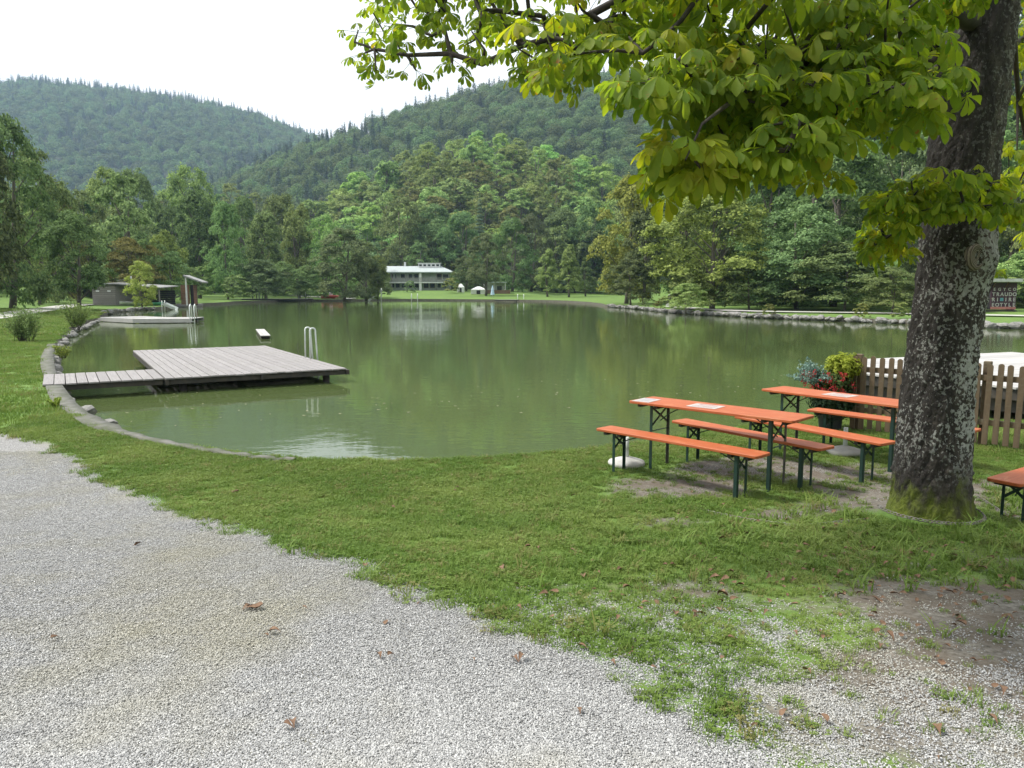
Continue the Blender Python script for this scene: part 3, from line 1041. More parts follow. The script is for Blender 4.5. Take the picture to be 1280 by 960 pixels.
# ------------------------------------------------------------------ beer benches and tables
def slab(L, W, th, cr):
    """board with rounded corners and eased edges, length along X"""
    def ring(ins, z):
        out = []
        for cx, cy, a0 in ((L / 2 - cr, W / 2 - cr, 0), (-L / 2 + cr, W / 2 - cr, 90), (-L / 2 + cr, -W / 2 + cr, 180), (L / 2 - cr, -W / 2 + cr, 270)):
            for k in range(5):
                a = math.radians(a0 + k * 22.5)
                out.append((cx + (cr - ins) * math.cos(a), cy + (cr - ins) * math.sin(a), z))
        return out
    rings = [ring(.004, -th), ring(0, -th + .004), ring(0, -.004), ring(.004, 0)]
    V = sum(rings, []); n = 20
    F = [tuple(range(n - 1, -1, -1)), tuple(range(3 * n, 4 * n))]
    for r in range(3):
        for i in range(n):
            j = (i + 1) % n
            F.append((r * n + i, r * n + j, (r + 1) * n + j, (r + 1) * n + i))
    return V, F

def make_set_piece(kind, L, W, hgt, label, cat):
    name = 'beer_table' if kind == 'table' else 'beer_bench'
    t = thing(name, label, cat)
    mb = MB(); mb.add(*[[(x, y, z + hgt) for x, y, z in slab(L, W, .028, .03)[0]], slab(L, W, .028, .03)[1]])
    mb.build('tabletop' if kind == 'table' else 'seat', M_ORANGE, t)
    un = MB()
    inset = .27 if kind == 'table' else .24
    for sx in (-1, 1):                      # cleats under the board
        un.box((sx * (L / 2 - .12), 0, hgt - .028 - .0185), (.045, W * .82, .035), bev=.003)
        un.box((sx * (L / 2 - inset - .07), 0, hgt - .028 - .0185), (.045, W * .82, .035), bev=.003)
    un.build('cleat', M_BEAM, t)
    lw = W * .36
    zt = hgt - .03
    for sx in (-1, 1):
        x = sx * (L / 2 - inset)
        lg = MB()                            # heavy angle iron leg at the near side
        lg.box((x, -lw, zt / 2 - .02), (.038, .006, zt + .02), bev=.0015); lg.box((x + sx * .019, -lw + .0165, zt / 2 - .02), (.006, .027, zt + .02), bev=.0015)
        lg.box((x, -lw, -.024), (.05, .03, .006))
        lg.build('leg', M_GREEN, t)
        lg = MB()
        lg.box((x, lw, zt / 2 - .02), (.026, .006, zt + .02), bev=.0015); lg.box((x + sx * .013, lw - .0135, zt / 2 - .02), (.006, .02, zt + .02), bev=.0015)
        lg.build('leg', M_GREEN if kind == 'bench' else M_STEEL, t)
        br = MB()                            # crossing braces under the board
        zb = zt - (.23 if kind == 'table' else .16)
        br.bar((x - .008, -lw + .01, zt - .02), (x - .008, lw - .01, zb), .006, .024)
        br.bar((x + .008, -lw + .01, zb), (x + .008, lw - .01, zt - .02), .006, .024)
        br.bar((x, -lw, zt - .01), (x, lw, zt - .01), .03, .012)
        br.build('brace', M_GREEN, t)
        st = MB()                            # folding strut back to the middle of the board
        st.tube([(x, 0, zb + .03), (x - sx * .12, 0, (zb + zt) / 2 + .01), (x - sx * .30, 0, zt - .006)], .006, 6)
        if kind == 'table':
            st.tube([(x, -lw, zb - .07), (x, lw, zb - .07)], .006, 6)
        st.build('strut', M_GREEN, t)
    return t

def wpt(px, py, z):
    return np.array(at_z(px, py, z))
def place(t, a, b, label, first=None):
    c = (a + b) / 2; d = b - a
    ang = math.atan2(d[1], d[0])
    zz = min(H(*(a + .25 * (b - a))), H(*(a + .75 * (b - a))), .06)
    return c, ang
TZ, BZ = .77, .47
G_T, G_B = 'orange beer tables on the lawn', 'orange beer benches on the lawn'
tA = make_set_piece('table', 1.95, .50, TZ, 'orange folding table with two paper menus, nearest the water in the open', 'table')
tA['group'] = G_T
def setpose(o, c, ang, z=0.0):
    o.location = (c[0], c[1], z); o.rotation_euler = (0, 0, ang)
lf, lb, rf, rb = wpt(784, 501, TZ), wpt(825, 496, TZ), wpt(975, 523, TZ), wpt(1026, 520.5, TZ)
cA = (lf + lb + rf + rb) / 4; dA = (rf + rb - lf - lb); angA = math.atan2(dA[1], dA[0])
setpose(tA, cA, angA)
lfB = wpt(951, 486, TZ); lbB = wpt(987, 482.5, TZ); rfB = wpt(1133, 508.5, TZ)
dB = rfB - lfB; angB = math.atan2(dB[1], dB[0]); uB = dB / np.hypot(*dB)
vB = np.array([-uB[1], uB[0]])
cB = lfB + uB * .975 + vB * .25
tB = dup(tA, (cB[0], cB[1], 0), angB, 'orange folding table behind the trunk side, one paper menu, in front of the flower pot', G_T)
bA1 = make_set_piece('bench', 2.0, .27, BZ, 'long orange bench at the front left with its end nearest the lake edge', 'bench')
bA1['group'] = G_B
l = (wpt(746, 535.5, BZ) + wpt(765, 534, BZ)) / 2; r = (wpt(940, 572, BZ) + wpt(966, 566, BZ)) / 2
setpose(bA1, (l + r) / 2, math.atan2(*(r - l)[::-1]), .01)
def bench(lp, rp, label):
    l, r = np.array(lp), np.array(rp)
    c = (l + r) / 2
    return dup(bA1, (c[0], c[1], 0.0), math.atan2(*(r - l)[::-1]), label, G_B)
l = wpt(845, 523.5, BZ); r = wpt(1040, 560, BZ)
u = (r - l) / np.hypot(*(r - l)); c = (l + r) / 2
bench(c - u, c + u, 'orange bench between the two tables, on the far side of the menu table')
l = wpt(928, 519, BZ); r = wpt(1112, 553, BZ)
u = (r - l) / np.hypot(*(r - l)); c = r - u
bench(c - u, c + u, 'orange bench just left of the trunk, near side of the rear table')
l = wpt(1012, 510, BZ); u = np.array([.63, -.78]); c = l + u * 1.03
bench(c - u, c + u, 'orange bench on the far side of the rear table, next to the flower pot')
c0 = wpt(1232, 597, BZ); u = np.array([.83, .56]); v2 = np.array([.56, -.83])
c = c0 + u * 1.0 + v2 * .135
bench(c - u, c + u, 'orange bench end cut off by the right frame edge beyond the trunk')

def paper(c, ang, w, h, label, marks):
    t = thing('paper_menu', label, 'menu', (c[0], c[1], TZ + .0015), ang)
    MB().box((0, 0, .0015), (w, h, .002)).build('sheet', M_PAPER, t)
    mm = simple_mat('printed_block_' + marks, {'a': (.55, .30, .28), 'b': (.45, .42, .5)}[marks], None, 30, .35)
    k = MB(); k.box((0, h * .28, .004), (w * .6, h * .16, .001)); k.box((0, -.02, .004), (w * .7, h * .05, .001)); k.box((0, -.08, .004), (w * .7, h * .04, .001))
    k.build('printed_block', mm, t)
uA = np.array([math.cos(angA), math.sin(angA)]); vA = np.array([-uA[1], uA[0]])
p1 = wpt(882, 508, TZ); p2 = wpt(808, 500.5, TZ); p3 = wpt(1050, 494, TZ)
paper(p1, angA + .05, .34, .26, 'white paper menu sheet in the middle of the front table', 'a')
paper(p2, angA + .1, .22, .30, 'pinkish paper sheet at the lake end of the front table', 'b')
paper(p3, angB - .03, .34, .26, 'white paper menu sheet on the rear table', 'a')

# ------------------------------------------------------------------ parasol stands
def stand(px, py, label, m, r=.215):
    x, y = at_z(px, py, .03)
    t = thing('parasol_stand', label, 'parasol stand', (x, y, H(x, y)), 0, 'round concrete parasol stands')
    MB().lathe([(r * .98, -.02), (r, .03), (r * .96, .05), (r * .6, .075), (r * .25, .095), (.05, .10)], seg=36).build('base', m, t)
    MB().lathe([(.026, .09), (.026, .33), (.020, .33), (.020, .30)], seg=14).build('tube', M_WHITEM, t)
stand(783, 578, 'white round parasol stand on the lawn under the lake end of the front bench', M_CONCW)
stand(1056, 564, 'grey round parasol stand on the worn ground beside the rear benches', M_CONC, .22)

# ------------------------------------------------------------------ picket fence
def fence():
    a = np.array([4.93, 10.95]); d = np.array([.735, -.678]); n = np.array([.678, .735])
    L = 4.2
    ang = math.atan2(d[1], d[0])
    t = thing('picket_fence', 'brown wooden picket fence with rounded tops running behind the chestnut trunk', 'fence', (a[0], a[1], 0), ang)
    s = 0; k = 0
    w = .066
    prof = [(-w / 2, 0), (w / 2, 0)] + [(w / 2 * math.cos(q), .0 + w / 2 * math.sin(q) * .8) for q in np.linspace(0, PI, 9)]
    meshes = []
    for vv in range(3):
        poly = [(-w / 2, .05), (w / 2, .05)] + [(w / 2 * math.cos(q), 1.06 + w / 2 * math.sin(q) * .9) for q in np.linspace(0, PI, 9)]
        m_ = MB()
        nn = len(poly)
        V = [(p[0], -.011, p[1]) for p in poly] + [(p[0], .011, p[1]) for p in poly]
        F = [tuple(range(nn)), tuple(range(2 * nn - 1, nn - 1, -1))] + [((i + 1) % nn, i, i + nn, (i + 1) % nn + nn) for i in range(nn)]
        m_.add(V, F)
        meshes.append(m_.mesh('picket', M_FENCE))
    while s < L:
        o = link('picket', meshes[k % 3], t)
        o.location = (s, -.03, random.uniform(-.012, .012)); o.rotation_euler = (0, random.uniform(-.012, .012), 0)
        s += .118 + random.uniform(-.004, .004); k += 1
    for z in (.32, .90):
        MB().box((L / 2, 0.0, z), (L, .036, .075), bev=.004).build('rail', M_FENCE, t)
    for sx in (.02, 1.62, 3.3):
        MB().box((sx, .065, .55), (.09, .09, 1.12), bev=.006).build('post', M_FENCE, t)
fence()

# ------------------------------------------------------------------ flower planter
def planter():
    x, y = 4.62, 11.0
    t = thing('flower_planter', 'dark pot overflowing with red flowers, blue green sprays and a yellow green dome', 'planter', (x, y, -.01), 0)
    M_POT = simple_mat('dark_pot', (.03, .035, .05), (.05, .05, .06), 6, .5)
    MB().lathe([(.13, 0), (.15, .02), (.18, .34), (.20, .36), (.20, .40), (.17, .40), (.16, .36)], seg=28).build('pot', M_POT, t)
    def blob(name, m, n, c, r, leaf, up=.4, seed=1, shell=.5, asp=.6):
        g = np.random.default_rng(seed)
        d = g.normal(size=(n, 3)); d /= np.linalg.norm(d, axis=1, keepdims=True)
        rad = g.uniform(shell, 1.0, (n, 1)) * (1 + .18 * np.sin(d[:, :1] * 9 + seed) * np.cos(d[:, 1:2] * 7))
        C = np.array(c) + d * rad * np.array(r)
        V, F = diamonds(C, d + np.array([0, 0, up]) + g.normal(size=(n, 3)) * .5, leaf, leaf * asp, g)
        link(name, mesh_np(name, V, [F], m), t)
    mk = lambda nm, a, b_, tr=.3: foliage_mat(nm, a, b_, None, tr, False)
    blob('dark_foliage', mk('planter_dark_leaf', (.02, .045, .02), (.06, .10, .045)), 5200, (0.03, 0, .45), (.33, .30, .27), .05, seed=1)
    blob('dark_foliage', mk('planter_mid_leaf', (.05, .09, .025), (.12, .17, .05)), 3200, (0.0, 0, .72), (.30, .28, .17), .05, seed=2)
    blob('yellow_foliage', mk('yellow_leaf', (.24, .30, .03), (.44, .50, .07), .45), 2300, (.14, -.02, .93), (.25, .22, .20), .065, .9, 3, .3, .4)
    fl = mk('red_petals', (.34, .02, .03), (.58, .07, .07), .3)
    g = np.random.default_rng(5)
    CC = []
    for k in range(74):
        a = g.uniform(0, 2 * PI); z = g.uniform(.50, .86)
        rr = .34 - .10 * abs(z - .65) / .2 * .5
        c = np.array([-.08 + rr * math.cos(a) * 1.05, rr * math.sin(a), z])
        if math.sin(a) > .5: continue
        CC.append(c + g.normal(size=(13, 3)) * np.array([.024, .024, .02]))
    C = np.concatenate(CC)
    V, F = diamonds(C, g.normal(size=C.shape) + np.array([0, -.8, .8]), .030, .024, g)
    link('red_flowers', mesh_np('red_flowers', V, [F], fl), t)
    bl = mk('blue_green_leaf', (.14, .25, .22), (.30, .42, .36), .3)
    sm_ = MB(); CC = []; NN = []
    for k in range(26):
        a = g.uniform(2.2, 4.6); el = g.uniform(.45, 1.15); L = g.uniform(.35, .62)
        b0 = np.array([-.12, -.02, .62])
        d = np.array([math.cos(a) * math.cos(el), math.sin(a) * math.cos(el) * .6, math.sin(el)])
        pts = [b0 + d * L * s + np.array([0, 0, -.16 * s * s * L]) for s in np.linspace(0, 1, 6)]
        sm_.tube(pts, [.004, .0035, .003, .0025, .002, .001], 4)
        for s in np.linspace(.25, 1, 20):
            p = b0 + d * L * s + np.array([0, 0, -.16 * s * s * L])
            for q in range(3):
                CC.append(p + g.normal(size=3) * .018); NN.append(g.normal(size=3) + np.array([0, -.3, .6]))
    V, F = diamonds(np.array(CC), np.array(NN), .034, .026, g)
    o = link('blue_green_spray', mesh_np('blue_green_spray', V, [F], bl), t)
    sm_.build('stem', bl, o)
planter()

# ------------------------------------------------------------------ timber platforms on the water
def boards(mb, u, v, L, W, bw, gap, z, th, jit=.004, along=True):
    """boards lie in local frame: x along boards"""
    y = 0
    while y < W - bw * .5:
        dz = random.uniform(-jit, jit)
        mb.box((L / 2 + random.uniform(-.01, .01), y + bw / 2, z + dz), (L, bw - gap, th), bev=.004)
        y += bw

def swim_platform():
    u = np.array([.505, -.863]); v = np.array([.863, .505])
    C0 = np.array([-7.75, 17.05])
    L, W = 8.9, 4.25
    FL = C0 - u * L
    ang = math.atan2(u[1], u[0])
    t = thing('swimming_platform', 'weathered grey board platform with a short walkway from the left bank', 'platform', (FL[0], FL[1], 0), ang)
    # local: x along u (towards camera), y along v (+y is left of u = v ? u rotated +90deg = (.863,.505) = v)
    mb = MB(); boards(mb, u, v, L, W, .19, .016, .035, .035)
    mb.build('deck_boards', M_DECK, t)
    fr = MB()
    for yy in (.04, W / 2, W - .04):
        fr.box((L / 2, yy, -.05), (L - .02, .08, .12))
    for xx in np.linspace(.1, L - .1, 6):
        fr.box((xx, W / 2, -.05), (.1, W - .18, .11))
    fr.build('frame', M_BEAM, t)
    for xx in (.3, L / 2, L - .35):
        for yy in (.4, W - .5):
            MB().tube([(xx, yy, -1.1), (xx, yy, -.112)], .085, 10).build('pile', M_BEAM, t)
    # walkway: from x in [L-2.2, L] going to -y
    wb = MB(); y = -2.35
    while y < -.06:
        wb.box((L - 1.12, y + .1, .035 + random.uniform(-.004, .004)), (2.2, .195, .035), bev=.004)
        y += .212
    w = wb.build('walkway_boards', deck_mat('weathered_grey_cross_boards', grain=(.6, 14, 14)), t)
    f2 = MB()
    for xx in (L - .12, L - 1.1, L - 2.1):
        f2.box((xx, -1.2, -.045), (.09, 2.3, .11))
    f2.build('walkway_beam', M_BEAM, t)
    # ladder on the right long side
    lad = thing('swim_ladder', 'pale metal swimming ladder with two tall looped handles on the grey platform', 'ladder', (0, 0, 0), 0)
    p = C0 + v * W - u * 3.15
    lad.location = (p[0], p[1], 0.05); lad.rotation_euler = (0, 0, ang)
    for xx in (-.26, .24):
        pts = [(xx, -.17, .01), (xx, -.16, .76)] + [(xx, -.08 - .08 * math.cos(q), .80 + .08 * math.sin(q)) for q in np.linspace(0.2, PI - .2, 7)] + [(xx, .0, .70), (xx, .08, -.9)]
        MB().tube(pts, .022, 10).build('handrail', M_WHITEM, lad)
    for zz in (-.25, -.5, -.75):
        MB().tube([(-.32, .07, zz), (.30, .07, zz)], .02, 8).build('rung', M_WHITEM, lad)
swim_platform()

# floating beam
def raft():
    a = np.array(at_z(325, 411.5, -.14)); b_ = np.array(at_z(332, 419.5, -.14))
    d = b_ - a; ang = math.atan2(d[1], d[0]); c = (a + b_) / 2
    t = thing('floating_plank', 'narrow pale plank float drifting alone on the lake beyond the platform', 'float', (c[0], c[1], WATER_Z), ang)
    L = np.hypot(*d)
    mb = MB()
    for k in range(3):
        mb.box((0, (k - 1) * .15, .15), (L, .14, .04), bev=.006)
    mb.build('board', M_DECKPALE, t)
    k = MB(); k.box((0, 0, .04), (L * .9, .38, .17)); k.build('hull', M_BEAM, t)
raft()

# pale jetty at left
def jetty(name, label, pts, width, z, thick, m, posts=True, group=None):
    pts = [np.array(p) for p in pts]
    t = thing(name, label, 'jetty', (pts[0][0], pts[0][1], 0), 0, group)
    o = pts[0]
    mb = MB(); fr = MB()
    for a, b_ in zip(pts[:-1], pts[1:]):
        d = b_ - a; L = np.hypot(*d); ang = math.atan2(d[1], d[0]); u = d / L; n = np.array([-u[1], u[0]])
        k = int(L / .16)
        for i in range(k):
            c = a + u * (i + .5) * L / k + n * width / 2 - o
            mb.box((c[0], c[1], z + random.uniform(-.004, .004)), (L / k - .012, width, .035), rz=ang)
        for s in (.03, width - .03):
            c = a + u * L / 2 + n * s - o
            fr.box((c[0], c[1], z - .02 - thick / 2), (L - .01, .06, thick), rz=ang)
        if posts:
            for q in np.linspace(.4, L - .4, max(2, int(L / 3))):
                for s in (.25, width - .25):
                    c = a + u * q + n * s - o
                    fr.tube([(c[0], c[1], -1.2), (c[0], c[1], z - .02)], .07, 8)
    mb.build('deck_boards', m, t)
    fr.build('frame', m if thick > .2 else M_BEAM, t)
    return t
jetty('jetty', 'long pale bleached jetty reaching out from the left bank below the boat shed', [at_z(122, 401, WATER_Z + .05), at_z(166, 402.5, WATER_Z + .1), at_z(240, 403, WATER_Z + .05)], 3.2, -.02, .22, M_DECKPALE)
jetty('jetty', 'dark low jetty in front of the red brown shed', [at_z(212, 384, WATER_Z), at_z(254, 383.6, WATER_Z)], 3.0, .05, .28, M_DECK)
jetty('jetty', 'low dark jetty with two posts at the far left bank', [at_z(302, 377.6, WATER_Z), at_z(392, 377.2, WATER_Z)], 2.5, .25, .15, M_DECK)
jetty('jetty', 'thin dark landing stage in front of the small pavilion', [at_z(618, 377.2, WATER_Z), at_z(646, 377.3, WATER_Z)], 2.0, .05, .15, M_DECK)

def handle(px, Y, zb, zt, label, m=M_WHITEM, w=.5, lean=0.0, rad=.05):
    x = at_y(px, 300, Y)[0]
    t = thing('swim_ladder', label, 'ladder', (x, Y, zb))
    for s in (-w / 2, w / 2):
        h = zt - zb
        MB().tube([(s, .3, 0), (s, .3 - lean, h * .85), (s, .15 - lean, h), (s, 0 - lean, h * .85), (s, -.1, -.8)], rad, 8).build('handrail', m, t)
    for z in (-.2, -.5):
        MB().tube([(-w / 2, -.06, z), (w / 2, -.06, z)], rad * .7, 6).build('rung', m, t)
handle(236, 52, -.02, .95, 'white ladder at the outer end of the pale jetty', lean=.1, w=.3, rad=.04)
handle(375, 137, .2, 1.3, 'small white ladder in the middle of the far dark jetty', w=1.2, rad=.06)
handle(323, 137, .2, 1.2, 'small white ladder near the two posts on the far left bank', w=.6, rad=.06)
handle(517, 141, -.2, 1.0, 'white ladder on the shore below the lake house', w=1.1, rad=.06)
handle(651, 140, -.2, .9, 'white ladder on the shore right of the small pavilion', w=1.1, rad=.06)
x_, y_, z_ = at_y(1130, 460, 15.6)
hr = thing('handrail', 'thin pale leaning handrail of the terrace showing just left of the trunk', 'handrail', (x_, y_, .2))
MB().tube([(0, 0, 0), (.07, 0, .5), (.17, 0, .86), (.30, 0, .98), (.55, .1, .98)], .028, 8).build('rail', M_WHITEM, hr)

for px, lb in ((313, 'left of two thin grey posts on the far left bank'), (318, 'right of two thin grey posts on the far left bank')):
    x = at_y(px, 300, 138)[0]
    t = thing('mooring_post', lb, 'post', (x, 138, .2))
    MB().tube([(0, 0, -1), (0, 0, 2.4)], .09, 8).build('shaft', M_STEEL, t)
    MB().box((.25, 0, 2.3), (.6, .1, .1)).build('crossarm', M_STEEL, t)

# terrace on the right
def terrace():
    poly = [(6.9, 15.8), (9.9, 11.9), (14.6, 14.4), (13.6, 20.8), (7.9, 18.4)]
    t = thing('timber_terrace', 'pale bleached wooden terrace over the water behind the picket fence', 'terrace')
    mb = MB(); fr = MB()
    P = np.array(poly)
    a = math.atan2(.39, .92); u = np.array([math.cos(a), math.sin(a)]); n = np.array([-u[1], u[0]])
    # clip boards to polygon
    for k in np.arange(-12, 22, .145):
        ts = []
        for i in range(len(P)):
            p, q = P[i], P[(i + 1) % len(P)]
            fp, fq = p @ n - k, q @ n - k
            if fp * fq < 0:
                r_ = p + (q - p) * fp / (fp - fq); ts.append(r_ @ u)
        if len(ts) == 2:
            s0, s1 = sorted(ts)
            if s1 - s0 < .2: continue
            c = u * (s0 + s1) / 2 + n * k
            mb.box((c[0], c[1], .31 + random.uniform(-.003, .003)), (s1 - s0, .137, .035), rz=a)
    mb.build('deck_boards', M_DECKPALE, t)
    for i in range(len(P)):
        p, q = P[i], P[(i + 1) % len(P)]
        c = P.mean(0); p2 = p + (c - p) * .02; q2 = q + (c - q) * .02
        fr.bar((p2[0], p2[1], .19), (q2[0], q2[1], .19), .06, .2)
    for f in (.35, .65):
        fr.bar((7.2 + f * 2.5, 15.9 - f * 3.3, .1), (8.2 + f * 6, 18.1 + f * 1.5, .1), .1, .18)
    fr.build('frame', M_BEAM, t)
    for p in P:
        c = P.mean(0); p2 = p + (c - p) * .12
        MB().tube([(p2[0], p2[1], -1.2), (p2[0], p2[1], .09)], .09, 8).build('pile', M_BEAM, t)
    # dark strip standing in for the shade under the near edge
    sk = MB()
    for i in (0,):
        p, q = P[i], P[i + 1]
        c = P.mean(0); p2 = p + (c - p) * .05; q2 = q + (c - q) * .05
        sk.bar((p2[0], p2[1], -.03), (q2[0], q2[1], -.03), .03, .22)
    sk.build('underside_shade_strip', M_BEAM, t)
terrace()

# ------------------------------------------------------------------ stones and kerb of the bank
def rock_mesh(seed, name='rock'):
    rng = np.random.default_rng(seed)
    import bmesh
    bm = bmesh.new()
    bmesh.ops.create_icosphere(bm, subdivisions=2, radius=.5)
    planes = rng.normal(size=(9, 3)); planes /= np.linalg.norm(planes, axis=1, keepdims=True)
    for v_ in bm.verts:
        p = np.array(v_.co)
        for q in planes:
            d = p @ q
            if d > .33: p = p - q * (d - .33)
        p += rng.normal(size=3) * .015
        v_.co = p
    me = bpy.data.meshes.new(name); bm.to_mesh(me); bm.free()
    me.materials.append(M_STONE)
    return me
ROCKS = [rock_mesh(k) for k in range(7)]
def rocks_along(P, n, size, label, group, seed, off=(0, 0), zz=None, spread=.3):
    rng = random.Random(seed)
    P = [np.array(p) for p in P]
    L = [np.hypot(*(b_ - a)) for a, b_ in zip(P[:-1], P[1:])]
    tot = sum(L)
    for k in range(n):
        s = (k + rng.uniform(.2, .8)) / n * tot
        i = 0
        while i < len(L) - 1 and s > L[i]:
            s -= L[i]; i += 1
        p = P[i] + (P[i + 1] - P[i]) * min(1, s / L[i])
        o = link('bank_stone', ROCKS[rng.randrange(7)])
        sc = rng.uniform(*size)
        o.location = (p[0] + rng.uniform(-spread, spread), p[1] + rng.uniform(-spread, spread), (zz if zz is not None else -.18) + rng.uniform(-.06, .06))
        o.rotation_euler = (rng.uniform(-.3, .3), rng.uniform(-.3, .3), rng.uniform(0, 6.28))
        o.scale = (sc * rng.uniform(.9, 1.5), sc * rng.uniform(.8, 1.1), sc * rng.uniform(.55, .8))
        tag(o, label, 'stone', group)
left_shore = [at_z(px, py, -.15) for px, py in ((190, 556), (130, 538), (97, 520), (78, 500), (70, 480), (66, 462), (64, 446), (70, 434), (82, 422), (97, 412), (112, 406), (124, 401))]
rocks_along(left_shore[1:], 80, (.22, .42), 'rough grey stone of the low wall holding the left bank by the walkway', 'stones of the left bank', 11, spread=.13, zz=-.16)
right_shore = [at_z(px, py, WATER_Z) for px, py in ((762, 384), (800, 387), (835, 391), (880, 394), (950, 398), (1050, 402), (1150, 406), (1220, 409.5), (1300, 412.5))]
rocks_along(right_shore, 150, (.45, .85), 'grey block of the low stone edge along the right shore', 'stones of the right shore', 12, spread=.18, zz=-.13)
shed_shore = [at_z(px, py, WATER_Z) for px, py in ((126, 395), (140, 391), (175, 388), (200, 387))]
rocks_along(shed_shore, 30, (.4, .8), 'grey stone at the water edge in front of the boat shed', 'stones below the boat shed', 13, spread=.25, zz=-.12)
# concrete kerb following the near left bank
def kerb():
    pts = chaikin(np.array([at_z(px, py, .0) for px, py in ((385, 577.5), (340, 575), (300, 570.5), (250, 563), (200, 554), (150, 542), (110, 527), (84, 508), (70, 490), (62, 470), (58, 450), (62, 436), (68, 428))]), 2, False)
    V, F = [], []
    n = len(pts)
    for i in range(n):
        t = pts[min(i + 1, n - 1)] - pts[max(i - 1, 0)]; t /= np.hypot(*t)
        nr = np.array([-t[1], t[0]])   # away from the lake? fixed below
        w = (.15 if i > n * .42 else .04 + .10 * i / n) * (1 + .10 * math.sin(i * .7))
        z = .035 + .012 * math.sin(i * 2.3)
        c = pts[i]
        a = c + nr * w; b_ = c - nr * w
        V += [(a[0], a[1], z), (b_[0], b_[1], z), (b_[0], b_[1], z - .22), (a[0], a[1], z - .22)]
    for i in range(n - 1):
        for k in range(4):
            F.append((4 * i + k, 4 * i + (k + 1) % 4, 4 * i + 4 + (k + 1) % 4, 4 * i + 4 + k))
    F.append((0, 1, 2, 3)); F.append(tuple(4 * n - 1 - k for k in range(4)))
    me = mesh_np('kerb', V, [np.array(F)], simple_mat('mossy_concrete', (.17, .165, .15), (.085, .095, .06), 5, .95, bump=.7, bdist=.012))
    tag(link('kerb', me), kind='structure')
kerb()

# ------------------------------------------------------------------ far paths (sheets laid on the ground)
M_PATH = simple_mat('pale_gravel', (.48, .47, .44), (.36, .35, .32), 1.2, .95)
def strip(name, pts, w, m, dz=.03):
    pts = chaikin(np.array(pts), 2, False)
    pts = densify(pts, .02, False)
    V, F = [], []
    n = len(pts)
    for i in range(n):
        t = pts[min(i + 1, n - 1)] - pts[max(i - 1, 0)]; t /= np.hypot(*t) + 1e-9
        nr = np.array([-t[1], t[0]])
        for s in (-1, -.33, .33, 1):
            q = pts[i] + nr * w / 2 * s
            V.append((q[0], q[1], H(q[0], q[1]) + dz))
    for i in range(n - 1):
        for k in range(3):
            F.append((4 * i + k, 4 * i + k + 1, 4 * i + 5 + k, 4 * i + 4 + k))
    tag(link(name, mesh_np(name, V, [np.array(F)], m)), kind='structure')
strip('path', [at_z(px, py, .15) for px, py in ((-120, 405), (-20, 398), (20, 391.5), (60, 386), (95, 381.5), (125, 380))], 2.6, M_PATH, .1)
strip('path', [at_z(px, py, .08) for px, py in ((832, 382.5), (860, 385.5), (900, 388), (960, 390), (1060, 391.5), (1160, 393.5), (1290, 396.5), (1420, 400))], 2.0, M_PATH, .1)
strip('path', [(-33.0, 139.5), (-29, 146), (-38, 156), (-52, 168)], 2.2, M_PATH, .12)

# ------------------------------------------------------------------ buildings
M_PLANK = deck_mat('grey_cladding', (.30, .28, .26), (.18, .165, .15), (3, 3, 14))
M_REDWOOD = deck_mat('red_brown_cladding', (.26, .13, .085), (.15, .08, .055), (3, 3, 14))
M_ROOFW = simple_mat('pale_sheet_roof', (.30, .30, .29), (.20, .20, .195), 3, .6)
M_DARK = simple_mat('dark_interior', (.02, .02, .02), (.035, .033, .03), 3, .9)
M_GLASS = simple_mat('dark_window_glass', (.03, .035, .04), (.05, .06, .06), 2, .08)
M_PLASTER = simple_mat('pale_green_plaster', (.50, .55, .50), (.42, .47, .42), 2, .9)
M_WHITE = simple_mat('white_paint', (.74, .75, .74), (.64, .65, .64), 4, .7)
M_HOUSEROOF = simple_mat('pale_teal_metal_roof', (.36, .41, .41), (.42, .46, .455), 1.5, .5)

def planked_wall(mb, a, b_, z0, z1, th, step):
    """horizontal cladding boards"""
    z = z0
    a = np.array(a); b_ = np.array(b_)
    while z < z1 - .02:
        h = min(step, z1 - z)
        mb.bar((a[0], a[1], z + h / 2), (b_[0], b_[1], z + h / 2), th, h - .015)
        z += step

